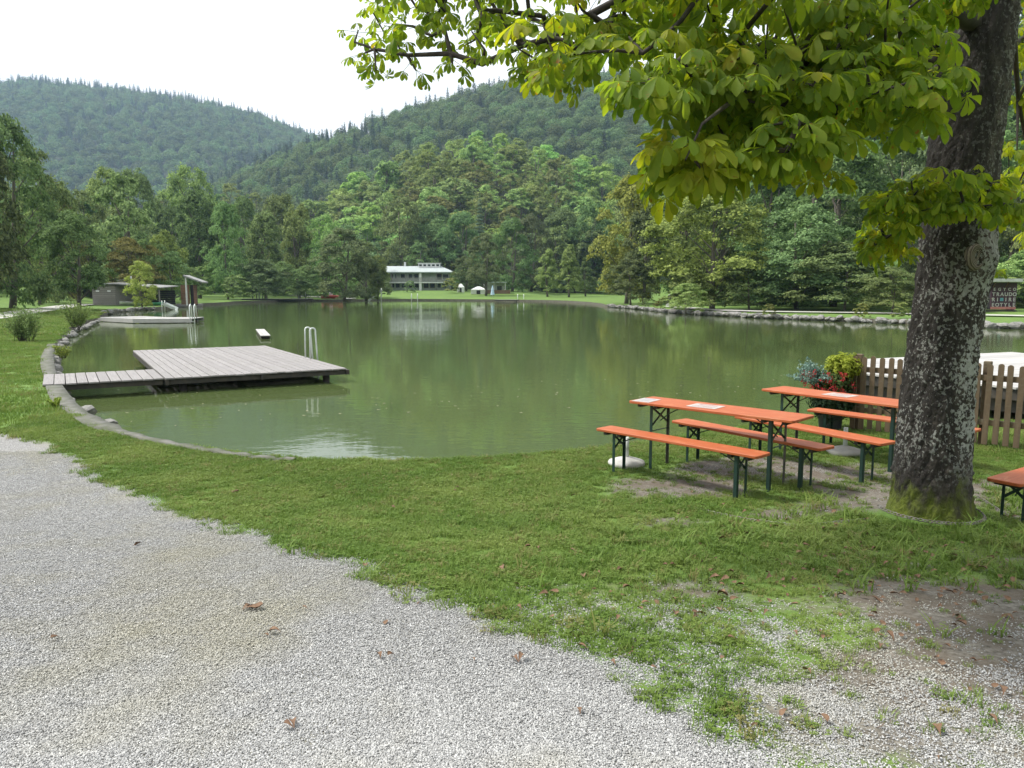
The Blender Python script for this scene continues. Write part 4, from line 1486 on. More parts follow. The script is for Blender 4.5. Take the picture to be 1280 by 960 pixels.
def boat_shed():
    Y = 88
    xl = at_y(111, 300, Y)[0]; xm = at_y(140, 300, Y)[0]; xr = at_y(152, 300, Y)[0]
    g = H(xl, Y)
    t = thing('boat_shed', 'grey weathered plank boat shed with two small openings and a long lean roof', 'shed', (xl, Y, g))
    w = xm - xl; zt = slope(356.5) * Y + EYE - g
    mb = MB(); planked_wall(mb, (0, 0), (w, 0), 0, zt, .06, .24); planked_wall(mb, (w, 0.02), (w + 1.4, 4.2), 0, zt, .06, .24); planked_wall(mb, (0, 0.05), (.9, 4.2), 0, zt, .06, .24)
    mb.build('wall', M_PLANK, t)
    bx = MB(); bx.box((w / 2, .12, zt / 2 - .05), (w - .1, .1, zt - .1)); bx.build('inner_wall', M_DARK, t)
    for px in (118, 132.5):
        x = at_y(px, 300, Y)[0] - xl
        f = MB().box((x, -.045, zt - .66), (.5, .04, .26)).build('window', M_PLANK, t)
        MB().box((x, -.07, zt - .66), (.38, .02, .15)).build('pane', M_WHITE, f)
    rf = MB()
    rf.add([(-.3, -.35, zt + .03), (w + .1, -.35, zt + .10), (w + 4.6, 1.2, zt - .35), (w + 5.0, 5.2, zt - .15), (.6, 5.0, zt + .25),
            (-.3, -.35, zt + .13), (w + .1, -.35, zt + .20), (w + 4.6, 1.2, zt - .25), (w + 5.0, 5.2, zt - .05), (.6, 5.0, zt + .35)],
           [(4, 3, 2, 1, 0), (5, 6, 7, 8, 9)] + [(i, (i + 1) % 5, (i + 1) % 5 + 5, i + 5) for i in range(5)])
    rf.build('roof', M_ROOFW, t)
    ps = MB()
    for x, y in ((w + 2.4, .9), (w + 4.3, 1.5)):
        MB().box((x, y, (zt - .5) / 2), (.12, .12, zt - .5)).build('post', M_PLANK, t)
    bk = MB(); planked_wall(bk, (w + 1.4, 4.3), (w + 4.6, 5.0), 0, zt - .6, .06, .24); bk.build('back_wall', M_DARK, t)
    x = at_y(150, 300, Y)[0] - xl
    m2 = MB(); m2.box((x, 2, zt + .45), (.14, .14, 1.2)); m2.build('flue_pipe', M_WHITE, t)
    m3 = MB(); m3.bar((x - 1.6, 2, zt + .55), (x, 2, zt + .8), .1, .05); m3.bar((x - 1.6, 2, zt + .50), (x - .3, 2, zt + .30), .1, .05); m3.build('stay', M_ROOFW, t)
    # boats under the lean roof
    for i, (px, c, lb) in enumerate(((158, (.65, .66, .62), 'white small rowing boat nearest the shed door'), (166, (.62, .64, .60), 'white rowing boat stored between the trunks'), (186, (.10, .35, .28), 'turquoise green rowing boat stored under the lean roof'))):
        x = at_y(px, 300, Y - .6)[0]
        b = thing('rowing_boat', lb, 'boat', (x, Y - .6, H(x, Y)), .15)
        hull = MB(); N = 9
        V, F = [], []
        for k in range(N):
            s = k / (N - 1) * 2 - 1; wd = .42 * (1 - abs(s) ** 2.4) + .01; X = s * 1.15; dz = .10 * s * s
            V += [(X, -wd, .42 + dz), (X, -wd * .7, .16 + dz), (X, 0, .08 + dz), (X, wd * .7, .16 + dz), (X, wd, .42 + dz)]
        for k in range(N - 1):
            for j in range(4):
                F.append((k * 5 + j, k * 5 + j + 1, k * 5 + 6 + j, k * 5 + 5 + j))
        hull.add(V, F, True)
        hull.build('hull', simple_mat('boat_paint_%d' % i, c, None, 4, .4), b)
        MB().box((0, 0, .38), (.22, .7, .03)).box((.6, 0, .40), (.2, .5, .03)).build('thwart', M_PLANK, b)
boat_shed()

def red_shed():
    Y = 92
    x0 = at_y(219, 300, Y)[0]; x1 = at_y(239, 300, Y)[0]
    g = H(x0, Y)
    t = thing('red_brown_shed', 'small open red brown wooden shed with a steep slanting roof on a pale post', 'shed', (x0, Y, g))
    w = x1 - x0; top = EYE + slope(349) * Y - g; low = EYE + slope(356) * Y - g
    mb = MB(); planked_wall(mb, (0, .8), (w * .55, .8), .1, low, .08, .2); planked_wall(mb, (w, 0), (w + .02, .75), .1, low, .08, .2)
    mb.build('wall', M_REDWOOD, t)
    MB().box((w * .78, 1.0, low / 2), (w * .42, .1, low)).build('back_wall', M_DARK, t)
    rf = MB()
    xa, xb = at_y(229, 300, Y)[0] - x0, at_y(252.5, 300, Y)[0] - x0
    za, zb = EYE + slope(345.5) * Y - g, EYE + slope(354) * Y - g
    rf.add([(xa, -.6, za), (xb, -.6, zb), (xb, 1.2, zb), (xa, 1.2, za), (xa, -.6, za + .16), (xb, -.6, zb + .16), (xb, 1.2, zb + .16), (xa, 1.2, za + .16)],
           [(3, 2, 1, 0), (4, 5, 6, 7), (0, 1, 5, 4), (1, 2, 6, 5), (2, 3, 7, 6), (3, 0, 4, 7)])
    rf.build('roof', M_ROOFW, t)
    xp = at_y(231, 300, Y)[0] - x0
    MB().box((xp, -.3, za / 2), (.16, .16, za)).build('post', M_WHITE, t)
red_shed()

# slide / steps by the shed
def slide(px, Y, zt, L, label, nm='water_slide', flip=1):
    x = at_y(px, 300, Y)[0]
    t = thing(nm, label, 'slide', (x, Y, WATER_Z))
    ch = MB()
    for s in (-.35, .35):
        ch.bar((0, s, zt), (flip * L, s, .1), .06, .3)
    ch.bar((0, 0, zt - .1), (flip * L, 0, 0), .66, .06)
    ch.build('chute', M_WHITEM, t)
    for s in (-.35, .35):
        MB().tube([(-.15, s, -.5), (-.1, s, zt + .35)], .05, 8).build('handrail', M_WHITEM, t)
slide(201, 84, .65, 1.3, 'small pale water slide going down to the lake beside the boat shed')
slide(476, 139.5, 2.0, -2.4, 'wooden stair like slide on the bank under the slim pale tree', 'bank_stairs')

def lake_house():
    Y = 186
    X = lambda px: at_y(px, 300, Y)[0]
    Z = lambda py: EYE + slope(py) * Y
    x0, x1 = X(481), X(564)
    g = H((x0 + x1) / 2, Y)
    t = thing('lake_house', 'two storey lake house with pale teal roof, balcony and white pillars', 'house', ((x0 + x1) / 2, Y, g))
    cx = (x0 + x1) / 2
    w = x1 - x0 - 1.2
    zb = Z(352.3) - g; ze = Z(341) - g; zr = Z(331.8) - g
    D = 9.0
    for nm, z0, z1, yy, mm in (('lower_wall', 0, zb - .3, 1.6, M_PLASTER), ('upper_wall', zb, ze, 1.2, M_PLASTER)):
        m_ = MB(); m_.box((0, yy + D / 2, (z0 + z1) / 2), (w - .6, D, z1 - z0 - .02)); m_.build(nm, mm, t)
    # roof: hipped to the right
    ov = .9
    rf = MB()
    L = (X(566) - cx); Lf = x0 - cx - ov
    rx0, rx1 = Lf + .3, X(548) - cx
    ym = D / 2 + 1.2
    V = [(Lf, -ov, ze), (L, -ov, ze), (L, D + 2.4, ze), (Lf, D + 2.4, ze), (Lf, -ov, ze + .22), (L, -ov, ze + .22), (L, D + 2.4, ze + .22), (Lf, D + 2.4, ze + .22), (rx0, ym, zr), (rx1, ym, zr)]
    F = [(3, 2, 1, 0), (0, 1, 5, 4), (1, 2, 6, 5), (2, 3, 7, 6), (3, 0, 4, 7), (4, 5, 9, 8), (5, 6, 9), (6, 7, 8, 9), (7, 4, 8)]
    rf.add(V, F)
    roof = rf.build('roof', M_HOUSEROOF, t)
    cl = MB(); a, b_ = X(520) - cx, X(547.5) - cx
    z0, z1 = zr - .55, Z(328.6) - g
    cl.box(((a + b_) / 2, ym - 1, (z0 + z1) / 2), (b_ - a, 1.6, z1 - z0)); cl.box(((a + b_) / 2, ym - 1, z1 + .06), (b_ - a + .5, 2.1, .1))
    cl_o = cl.build('roof_lantern', M_WHITE, roof)
    for k in range(5):
        xx = a + (b_ - a) * (k + .5) / 5
        MB().box((xx, ym - 1.82, z1 - .45), ((b_ - a) / 5 * .62, .06, .42)).build('lantern_window', M_GLASS, t)
    MB().box((X(501.5) - cx, ym, zr + .45), (.45, .45, 1.1)).build('chimney', M_WHITE, roof)
    # balcony
    MB().box((0, .3, zb - .17), (w + .4, 2.0, .26)).build('balcony_floor', M_WHITE, t)
    bl = MB(); k = -w / 2
    while k < w / 2:
        bl.box((k, -.62, zb + .5), (.10, .05, .9)); k += .22
    bl.box((0, -.62, zb + .97), (w + .2, .09, .07)); bl.box((0, -.62, zb + .1), (w + .2, .07, .06))
    bl.build('balustrade', simple_mat('greyed_rail', (.33, .33, .31), None, 4, .8), t)
    # pillars
    for px in (489, 507, 525, 545, 561):
        xx = X(px) - cx
        big = px == 525
        MB().box((xx, -.45, ze / 2), (.55 if big else .16, .3 if big else .16, ze)).build('pillar', M_WHITE if big else M_PLANK, t)
    # windows
    def win(px0, px1, y0, y1, yy, red=False):
        a, b_ = X(px0) - cx, X(px1) - cx; z0, z1 = Z(y1) - g, Z(y0) - g
        f = MB().box(((a + b_) / 2, yy - .03, (z0 + z1) / 2), (b_ - a, .08, z1 - z0)).build('window', M_WHITE if not red else M_REDWOOD, t)
        MB().box(((a + b_) / 2, yy - .08, (z0 + z1) / 2), ((b_ - a) * .86, .04, (z1 - z0) * .86)).build('pane', M_GLASS, f)
    for q in ((487, 489.5), (492, 494), (499, 505), (509, 514), (516, 522)):
        win(q[0], q[1], 342, 348.6, 1.2)
    win(545, 551, 342.2, 349.5, 1.2, True); win(552, 560, 342.2, 349.5, 1.2)
    for q in ((485, 491), (492, 498), (500, 506), (509, 514), (516, 522), (528, 534), (536, 542), (545, 550), (551, 557)):
        win(q[0], q[1], 354, 360, 1.6, q[0] in (528, 536))
lake_house()

def pavilion():
    Y = 166
    X = lambda px: at_y(px, 300, Y)[0]
    Z = lambda py: EYE + slope(py) * Y
    cx = X(619); g = H(cx, Y)
    t = thing('small_pavilion', 'small pale flat roofed pavilion with dark doorway and slim posts by the far shore', 'pavilion', (cx, Y, g))
    zt = Z(353.5) - g
    w = X(631) - X(607)
    MB().box((0, 2.2, zt / 2), (w * .9, 3, zt)).build('wall', simple_mat('pavilion_plaster', (.48, .52, .46), None, 2, .9), t)
    MB().box((0, 1.2, zt + .11), (w + .8, 5.2, .2)).build('roof', M_HOUSEROOF, t)
    f = MB().box((X(624) - cx, .67, zt * .38), (1.3, .08, zt * .76)).build('door', M_WHITE, t)
    MB().box((X(624) - cx, .61, zt * .37), (1.05, .05, zt * .68)).build('pane', M_GLASS, f)
    for px in (605, 617.5, 631.5):
        MB().box((X(px) - cx, -1.1, zt / 2), (.16, .16, zt)).build('post', M_WHITE, t)
    # terrace wall
    MB().box((X(614) - cx, -2.2, .35), (X(640) - X(592), .25, .75)).build('terrace_wall', simple_mat('terrace_brick', (.24, .15, .11), None, 3, .9), t)
pavilion()

def folded_parasol():
    Y = 150; x = at_y(615.5, 300, Y)[0]; g = H(x, Y)
    t = thing('folded_parasol', 'light blue folded parasol on the shore in front of the pavilion', 'parasol', (x, Y, g))
    MB().tube([(0, 0, 0), (0, 0, 2.3)], .04, 8).build('pole', M_WHITEM, t)
    MB().lathe([(.42, .55), (.36, .9), (.25, 1.6), (.1, 2.2), (.03, 2.35)], seg=9, smooth=False).build('canopy', simple_mat('light_blue_cloth', (.25, .45, .68), (.5, .6, .7), 3, .8), t)
folded_parasol()
def tarp(px, Y, w, h, label):
    x = at_y(px, 300, Y)[0]; g = H(x, Y)
    t = thing('white_tent', label, 'tent', (x, Y, g))
    W = w / 2
    m_ = MB(); m_.add([(-W, -W * .7, .0), (W, -W * .7, .0), (W, W * .7, .0), (-W, W * .7, .0), (-W, -W * .7, h * .6), (W, -W * .7, h * .6), (W, W * .7, h * .6), (-W, W * .7, h * .6), (-W * .2, 0, h), (W * .2, 0, h)],
                      [(0, 1, 5, 4), (1, 2, 6, 5), (2, 3, 7, 6), (3, 0, 4, 7), (4, 5, 9, 8), (5, 6, 9), (6, 7, 8, 9), (7, 4, 8)])
    m_.build('canvas', M_WHITE, t)
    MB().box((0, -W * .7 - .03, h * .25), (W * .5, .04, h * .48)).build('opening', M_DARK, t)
tarp(598, 164, 3.2, 1.6, 'low white tent left of the small pavilion')
tarp(575.5, 172, 1.6, 1.9, 'narrow white tent beside the round bush at the lake house')

def red_boat():
    Y = 143; x = at_y(413, 300, Y)[0]
    t = thing('pedal_boat', 'small red boat pulled up on the far shore under the grey green tree', 'boat', (x, Y, H(x, Y)))
    V, F = [], []; N = 9
    for k in range(N):
        s = k / (N - 1) * 2 - 1; wd = .7 * (1 - abs(s) ** 3) + .02; Xx = s * 2.0
        V += [(Xx, -wd, .7), (Xx, -wd * .8, .15), (Xx, 0, .05), (Xx, wd * .8, .15), (Xx, wd, .7)]
    for k in range(N - 1):
        for j in range(4): F.append((k * 5 + j, k * 5 + j + 1, k * 5 + 6 + j, k * 5 + 5 + j))
        F.append((k * 5, k * 5 + 5, k * 5 + 9, k * 5 + 4))
    MB().add(V, F, True).build('hull', simple_mat('red_paint', (.42, .05, .04), None, 4, .5), t)
    MB().box((-.2, 0, .95), (.5, .9, .5), bev=.05).build('seat', M_WHITE, t)
red_boat()

def stone_marker():
    Y = 84; x = at_y(839, 300, Y)[0]; g = H(x, Y)
    t = thing('stone_marker', 'pale upright standing stone on the bank left of the hornbeam trunk', 'stone', (x, Y, g))
    V = MB().lathe([(.42, -.1), (.40, .3), (.33, .8), (.28, 1.0), (.12, 1.08)], seg=7, smooth=False)
    V.build('shaft', simple_mat('pale_stone', (.42, .42, .41), None, 4, .9), t)
    MB().lathe([(.10, 1.05), (.17, 1.12), (.18, 1.22), (.1, 1.32)], seg=10).build('cap_stone', M_STONE, t)
stone_marker()

def booth():
    Y = 62
    X = lambda px: at_y(px, 300, Y)[0]
    Z = lambda py: EYE + slope(py) * Y
    x0, x1 = X(1244), X(1275.5)
    g = Z(388.5)
    t = thing('painted_booth', 'small booth with a dark front of white painted letters and a pale slab roof', 'booth', (x0, Y, g))
    w = x1 - x0; h = Z(352) - g
    M_PANEL = simple_mat('dark_violet_panel', (.045, .02, .035), (.07, .03, .045), 5, .7)
    MB().box((w / 2, 0, h / 2 + .12), (w, .12, h - .2)).build('front_panel', M_PANEL, t)
    sd = MB(); sd.add([(w + .003, .0, .05), (w + .35, 2.6, .05), (w + .35, 2.6, h - .05), (w + .003, 0, h - .05), (w - .05, .0, .05), (w + .28, 2.6, .05), (w + .28, 2.6, h - .05), (w - .05, 0, h - .05)],
                      [(0, 1, 2, 3), (7, 6, 5, 4), (0, 4, 5, 1), (1, 5, 6, 2), (2, 6, 7, 3), (3, 7, 4, 0)])
    sd.build('side_wall', M_WHITE, t)
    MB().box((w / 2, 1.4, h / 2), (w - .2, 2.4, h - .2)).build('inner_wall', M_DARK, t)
    xa, xb = X(1233.5) - x0, X(1274) - x0
    rf = MB(); z0 = h - .02
    rf.add([(xa, -.9, z0), (xb, -.9, z0), (xb + .9, 3.1, z0 - .25), (xa + .9, 3.1, z0 - .25), (xa, -.9, z0 + .25), (xb, -.9, z0 + .25), (xb + .9, 3.1, z0), (xa + .9, 3.1, z0)],
           [(3, 2, 1, 0), (4, 5, 6, 7), (0, 1, 5, 4), (1, 2, 6, 5), (2, 3, 7, 6), (3, 0, 4, 7)])
    rf.build('roof', simple_mat('booth_roof', (.55, .56, .55), None, 3, .6), t)
    MB().box((w / 2, -.08, .22), (w, .05, .2)).build('red_board', simple_mat('faded_red_board', (.50, .20, .18), None, 5, .8), t)
    MB().box((w / 2, .5, -.02), (w + .2, 1.2, .14)).build('skid', M_BEAM, t)
    for xb_ in (.1, w * .55):
        MB().bar((xb_, -.03, h - .45), (xb_ - .25, -.75, h - .05), .05, .05).build('roof_bracket', M_REDWOOD, t)
    rows = ['EGYCO', 'TRAUDO', 'RI IRE', 'EOTYLE']
    ltr_m = simple_mat('white_lettering', (.50, .48, .48), None, 6, .7)
    zz = h - .58
    for ri, row in enumerate(rows):
        n = len(row)
        for ci, ch in enumerate(row):
            if ch == ' ': continue
            cu = bpy.data.curves.new('letter', 'FONT'); cu.body = ch; cu.size = .40; cu.extrude = .01; cu.align_x = 'CENTER'; cu.offset = .012
            ob = bpy.data.objects.new('tmp', cu)
            me = bpy.data.meshes.new_from_object(ob)
            bpy.data.objects.remove(ob); me.materials.clear(); me.materials.append(ltr_m)
            o = link('letter', me, t)
            o.rotation_euler = (PI / 2, 0, 0)
            o.location = (w * (ci + .5) / n, -.085, zz - .14 - ri * .42)
            if ri == 0: o.scale = (.8, .8, 1)
    MB().box((w * .42, -.075, zz - 2 * .42), (.26, .03, .26)).build('blue_tile', simple_mat('blue_tile', (.12, .35, .42), None, 6, .6), t)
booth()

# letters' dot shape, leaf litter, chain etc. come with the chestnut

# ------------------------------------------------------------------ the chestnut
def bark_mat():
    m, nt, out = mat('chestnut_bark')
    b = NB(nt)
    v = b.coord('Object', (1, 1, .55))
    vi = b.coord('Object', (1, 1, .8))
    f = b.noise(v, 14, 6, .7, .4)
    base = b.ramp(f, [(.28, (.010, .008, .007)), (.5, (.040, .034, .028)), (.72, (.11, .095, .08))])
    rd = b.noise(vi, 3, 3)
    base = b.mix(b.ramp(rd, [(.55, 0.), (.75, .45)]), base, (.13, .085, .065))
    pos0 = b.n('ShaderNodeSeparateXYZ'); b.link(b.coord('Object'), pos0.inputs[0])
    xr = b.math('SUBTRACT', pos0.outputs[0], b.math('MULTIPLY', pos0.outputs[2], .105))
    # lichen crust, in patches
    l1 = b.noise(vi, 40, 3, .6); l2 = b.noise(vi, 3.0, 4, .6); l3 = b.noise(vi, 11, 3, .6)
    pos = b.n('ShaderNodeSeparateXYZ'); b.link(b.coord('Object'), pos.inputs[0])
    lz = b.ramp(b.math('MULTIPLY', pos.outputs[2], .25), [(.10, 0.), (.20, 1.), (.50, .95), (.68, .35)])
    bias = b.math('ADD', b.math('MULTIPLY', l2, .55), b.math('MULTIPLY', l3, .35))
    lm = b.ramp(b.math('ADD', b.math('ADD', l1, b.math('MULTIPLY', xr, .24)), bias), [(.95, 0.), (1.00, 1.)])
    lm = b.math('MULTIPLY', lm, lz)
    lc = b.mix(l3, (.44, .45, .42), (.25, .26, .24))
    # damp run down the left side of the trunk: real stain with its own outline
    st = b.ramp(b.math('ADD', b.math('MULTIPLY', xr, -1.7), b.math('MULTIPLY', b.noise(b.coord('Object', (1, 1, .25)), 5, 4), 1.0)), [(.56, 0.), (.74, 1.)])
    base = b.mix(b.math('MULTIPLY', st, .75), base, (.013, .011, .010))
    lm = b.math('MULTIPLY', lm, b.math('SUBTRACT', 1.0, b.math('MULTIPLY', st, .45)))
    col = b.mix(lm, base, lc)
    # moss on the foot
    ms = b.noise(v, 6, 5, .65)
    mz = b.ramp(b.math('ADD', pos.outputs[2], b.math('MULTIPLY', ms, 1.1)), [(.75, 1.), (1.45, 0.)])
    mc = b.mix(b.noise(v, 60, 3), (.05, .07, .006), (.17, .21, .02))
    col = b.mix(b.math('MULTIPLY', mz, .88), col, mc)
    h = b.math('ADD', b.math('MULTIPLY', f, 1.0), b.math('MULTIPLY', lm, .25))
    h = b.math('ADD', h, b.math('MULTIPLY', b.voro(v, 26, 'DISTANCE_TO_EDGE'), .8))
    s = b.princ(col, .95, 0, b.bump(h, .95, .022))
    b.link(s, out.inputs[0])
    return m
M_BARK = bark_mat()
M_TWIG = simple_mat('dark_twig', (.022, .017, .014), (.05, .04, .032), 12, .85)

TY = TREE[1]
def ctr(px, py):
    p = at_y(px, py, TY); return np.array(p)
axis = [ctr(1166, 668), ctr(1166, 600), ctr(1171, 520), ctr(1178, 450), ctr(1187, 390), ctr(1196, 330), ctr(1202, 260), ctr(1207, 190), ctr(1218, 110), ctr(1236, 10), ctr(1250, -90)]
zs = [a[2] for a in axis]; xs_ = [a[0] for a in axis]
def axis_at(z):
    return np.array([np.interp(z, zs + [7.5], xs_ + [xs_[-1] + .25]), TY + .04 * z * .3, z])
RAD = [(-.25, .42), (0, .360), (.12, .325), (.3, .300), (.6, .288), (1.0, .275), (1.6, .262), (2.0, .262), (2.25, .270), (2.45, .268), (3.0, .255), (3.6, .258), (4.4, .225), (5.5, .20), (6.6, .15), (7.5, .10)]
def rad_at(z): return np.interp(z, [r[0] for r in RAD], [r[1] for r in RAD])

chest = thing('chestnut_tree', 'large horse chestnut with lichen covered trunk and hanging palmate leaves in the right foreground', 'tree', (TREE[0], TREE[1], 0))
ORG = np.array([TREE[0], TREE[1], 0.0])
def chest_trunk():
    zsamp = np.concatenate([np.arange(-.25, 1.0, .03), np.arange(1.0, 7.51, .045)])
    seg = 96
    V = []
    th = np.linspace(0, 2 * PI, seg, endpoint=False)
    rng = np.random.default_rng(3)
    flares = [(-2.9, .30, 7), (-1.3, .12, 6), (-.15, .12, 6), (.9, .18, 6), (2.3, .22, 6)]
    for z in zsamp:
        c = axis_at(z) - ORG
        r = np.full(seg, rad_at(z))
        fz = math.exp(-max(z, 0) / .22)
        for a0, amp, k in flares:
            da = np.abs((th - a0 + PI) % (2 * PI) - PI)
            r *= 1 + amp * fz * np.exp(-(da / .33) ** 2)
        # flutes and bark roughness
        r *= 1 + .022 * np.sin(th * 3 + z * .6) + .016 * np.sin(th * 5 - z * 1.1 + 1)
        r += .009 * np.sin(th * 17 + 2.2 * math.sin(z * 6)) * np.sin(z * 23 + th * 3) + .005 * rng.normal(size=seg) + .008 * np.sin(th * 29 + 3 * math.sin(z * 4 + 1)) * np.sin(z * 41 - th * 5)
        # big pruned limb swelling
        da = np.abs((th - (-1.05) + PI) % (2 * PI) - PI)
        r += .05 * np.exp(-(da / .5) ** 2 - ((z - 2.27) / .16) ** 2)
        da = np.abs((th - (-2.6) + PI) % (2 * PI) - PI)
        r += .045 * np.exp(-(da / .6) ** 2 - ((z - 2.45) / .2) ** 2)
        V.append(np.stack([c[0] + r * np.cos(th), c[1] + r * np.sin(th), np.full(seg, c[2])], 1))
    V = np.concatenate(V)
    n = len(zsamp)
    I, K = np.meshgrid(np.arange(n - 1), np.arange(seg), indexing='ij')
    J = (K + 1) % seg
    F = np.stack([I * seg + K, I * seg + J, (I + 1) * seg + J, (I + 1) * seg + K], -1).reshape(-1, 4)
    link('trunk', mesh_np('trunk', V, [F], M_BARK, smooth=True), chest)
    # pruned limb scar with rings
    m, nt, out = mat('cut_wood_rings'); b = NB(nt)
    v = b.coord('Object')
    w = b.n('ShaderNodeTexWave', wave_type='RINGS', rings_direction='Z'); b.link(v, w.inputs[0]); w.inputs['Scale'].default_value = 26; w.inputs['Distortion'].default_value = 2.5; w.inputs['Detail'].default_value = 3
    col = b.mix(w.outputs['Fac'], (.07, .055, .045), (.23, .195, .16))
    b.link(b.princ(col, .9, 0, b.bump(w.outputs['Fac'], .6, .006)), out.inputs[0])
    k = MB()
    k.lathe([(.105, -.12), (.10, -.03), (.085, .0), (.072, .008), (.06, -.004), (.0, .0)][:-1], seg=28)
    ob = k.build('pruned_limb_scar', m, chest)
    p = np.array(at_y(1222, 321, TY - .265)) - ORG
    ob.location = p
    ob.rotation_euler = Vector((.28, -1, .05)).to_track_quat('Z', 'Y').to_euler()
    ob.scale = (.85, 1.15, 1)
chest_trunk()

# ---- compound leaves
def leaflet(L, W, fold, droop, rng):
    st = np.array([0, .18, .42, .64, .82, .94, 1.0])
    wd = np.array([.02, .09, .25, .44, .50, .33, .0]) * W
    V = []
    for s, w in zip(st, wd):
        z = -droop * s * s * L
        x = s * L * (1 - .12 * droop * s)
        V += [(x, -w, z + fold * w), (x, 0, z), (x, w, z + fold * w)]
    F = []
    for i in range(len(st) - 1):
        F += [(3 * i, 3 * i + 3, 3 * i + 4, 3 * i + 1), (3 * i + 1, 3 * i + 4, 3 * i + 5, 3 * i + 2)]
    return np.array(V), np.array(F)

def compound(seed):
    rng = np.random.default_rng(seed)
    n = rng.choice([5, 6, 7, 7])
    V, F = [], []
    off = 0
    base_dr = rng.uniform(.15, .55)
    for k in range(n):
        a = (k - (n - 1) / 2) / ((n - 1) / 2) * math.radians(rng.uniform(92, 118))
        L = (.165 - .075 * abs(a) / 1.9) * rng.uniform(.9, 1.1)
        v, f = leaflet(L, L * rng.uniform(.35, .44), rng.uniform(.2, .6), base_dr * rng.uniform(.6, 1.4), rng)
        pitch = -rng.uniform(.05, .35) - .18 * abs(a)
        R = np.array([[math.cos(pitch), 0, math.sin(pitch)], [0, 1, 0], [-math.sin(pitch), 0, math.cos(pitch)]])
        R = np.array([[math.cos(pitch), 0, -math.sin(pitch)], [0, 1, 0], [math.sin(pitch), 0, math.cos(pitch)]])
        tw = rng.uniform(-.3, .3)
        Rt = np.array([[1, 0, 0], [0, math.cos(tw), -math.sin(tw)], [0, math.sin(tw), math.cos(tw)]])
        Rz = np.array([[math.cos(a), -math.sin(a), 0], [math.sin(a), math.cos(a), 0], [0, 0, 1]])
        v = v @ (Rz @ R @ Rt).T
        V.append(v); F.append(f + off); off += len(v)
    return np.concatenate(V), np.concatenate(F)
COMP = [compound(s) for s in range(8)]

clusters = []   # (pos, scale, sparse flag)
def poly_sample(poly, n, d0, d1, rnd, seed, sep=0):
    rng = random.Random(seed)
    P = np.array(poly, float)
    out = []
    tries = 0
    while len(out) < n and tries < n * 200:
        tries += 1
        x = rng.uniform(P[:, 0].min(), P[:, 0].max()); y = rng.uniform(P[:, 1].min(), P[:, 1].max())
        if not inpoly(np.array([x]), np.array([y]), P)[0]: continue
        Y = rng.uniform(d0, d1)
        out.append(np.array(at_y(x, y, Y)))
    return out
def addc(ps, tint, scale=(.85, 1.1)):
    for p in ps:
        clusters.append((p, random.uniform(*scale), tint))
# sparse tip of the long left branch
tips = [(452, 68, 5.2), (448, 38, 5.3), (470, 88, 5.1), (462, 8, 5.4), (492, 30, 5.2), (500, 62, 5.1), (520, 88, 5.0), (520, 8, 5.2), (540, 45, 5.0), (556, 15, 5.1), (566, 82, 4.9), (590, 40, 4.9), (600, 12, 5.0), (606, 62, 4.8), (575, 60, 5.3), (630, 30, 4.7), (545, -20, 5.2), (490, -15, 5.4)]
addc([np.array(at_y(*q)) for q in tips], 't', (.55, .72))
addc(poly_sample([(455, -30), (450, 40), (480, 75), (560, 60), (640, 55), (640, -30)], 26, 4.8, 5.8, 0, 21), 't', (.6, .8))
addc(poly_sample([(600, -80), (610, 40), (650, 70), (700, 80), (750, 60), (800, 85), (840, 90), (860, 120), (1180, 120), (1180, -80)], 185, 3.6, 6.4, 0, 1), 'a')
addc(poly_sample([(640, 60), (655, 118), (690, 105), (750, 80), (760, 55)], 9, 3.8, 4.8, 0, 2), 'a', (.7, .9))
addc(poly_sample([(835, 90), (838, 150), (835, 185), (850, 215), (900, 218), (935, 225), (950, 205), (1010, 180), (1050, 160), (1120, 150), (1150, 140), (1150, 60), (860, 60)], 140, 3.5, 5.8, 0, 3), 'a')
addc(poly_sample([(825, 190), (835, 225), (870, 225), (890, 200), (860, 170)], 10, 3.4, 4.0, 0, 4), 'y')
addc(poly_sample([(780, 80), (790, 105), (840, 120), (850, 90)], 8, 3.3, 4.3, 0, 5), 'a')
addc(poly_sample([(1010, 205), (1012, 222), (1035, 222), (1040, 205)], 2, 4.9, 5.4, 0, 6), 'y')  # sunlit cluster: the sunlight is put into its yellower leaf colour
addc(poly_sample([(1105, 235), (1130, 222), (1210, 212), (1270, 232), (1265, 262), (1190, 272), (1120, 275), (1100, 262)], 34, 5.2, 5.9, 0, 7), 'a', (.75, .95))
addc(poly_sample([(1090, 270), (1085, 312), (1110, 318), (1140, 305), (1150, 275)], 13, 5.5, 6.2, 0, 8), 'y', (.7, .9))
addc(poly_sample([(1255, -20), (1250, 120), (1255, 240), (1265, 300), (1330, 320), (1340, -20)], 34, 6.8, 8.4, 0, 9), 'y')
addc(poly_sample([(1160, -60), (1180, 10), (1290, 15), (1290, -60)], 8, 4.6, 5.6, 0, 10), 'a')
addc([np.array(at_y(1243, 335, 6.6)), np.array(at_y(1150, 100, 5.5)), np.array(at_y(1165, 60, 5.6)), np.array(at_y(1130, 165, 5.4))], 'a', (.6, .9))
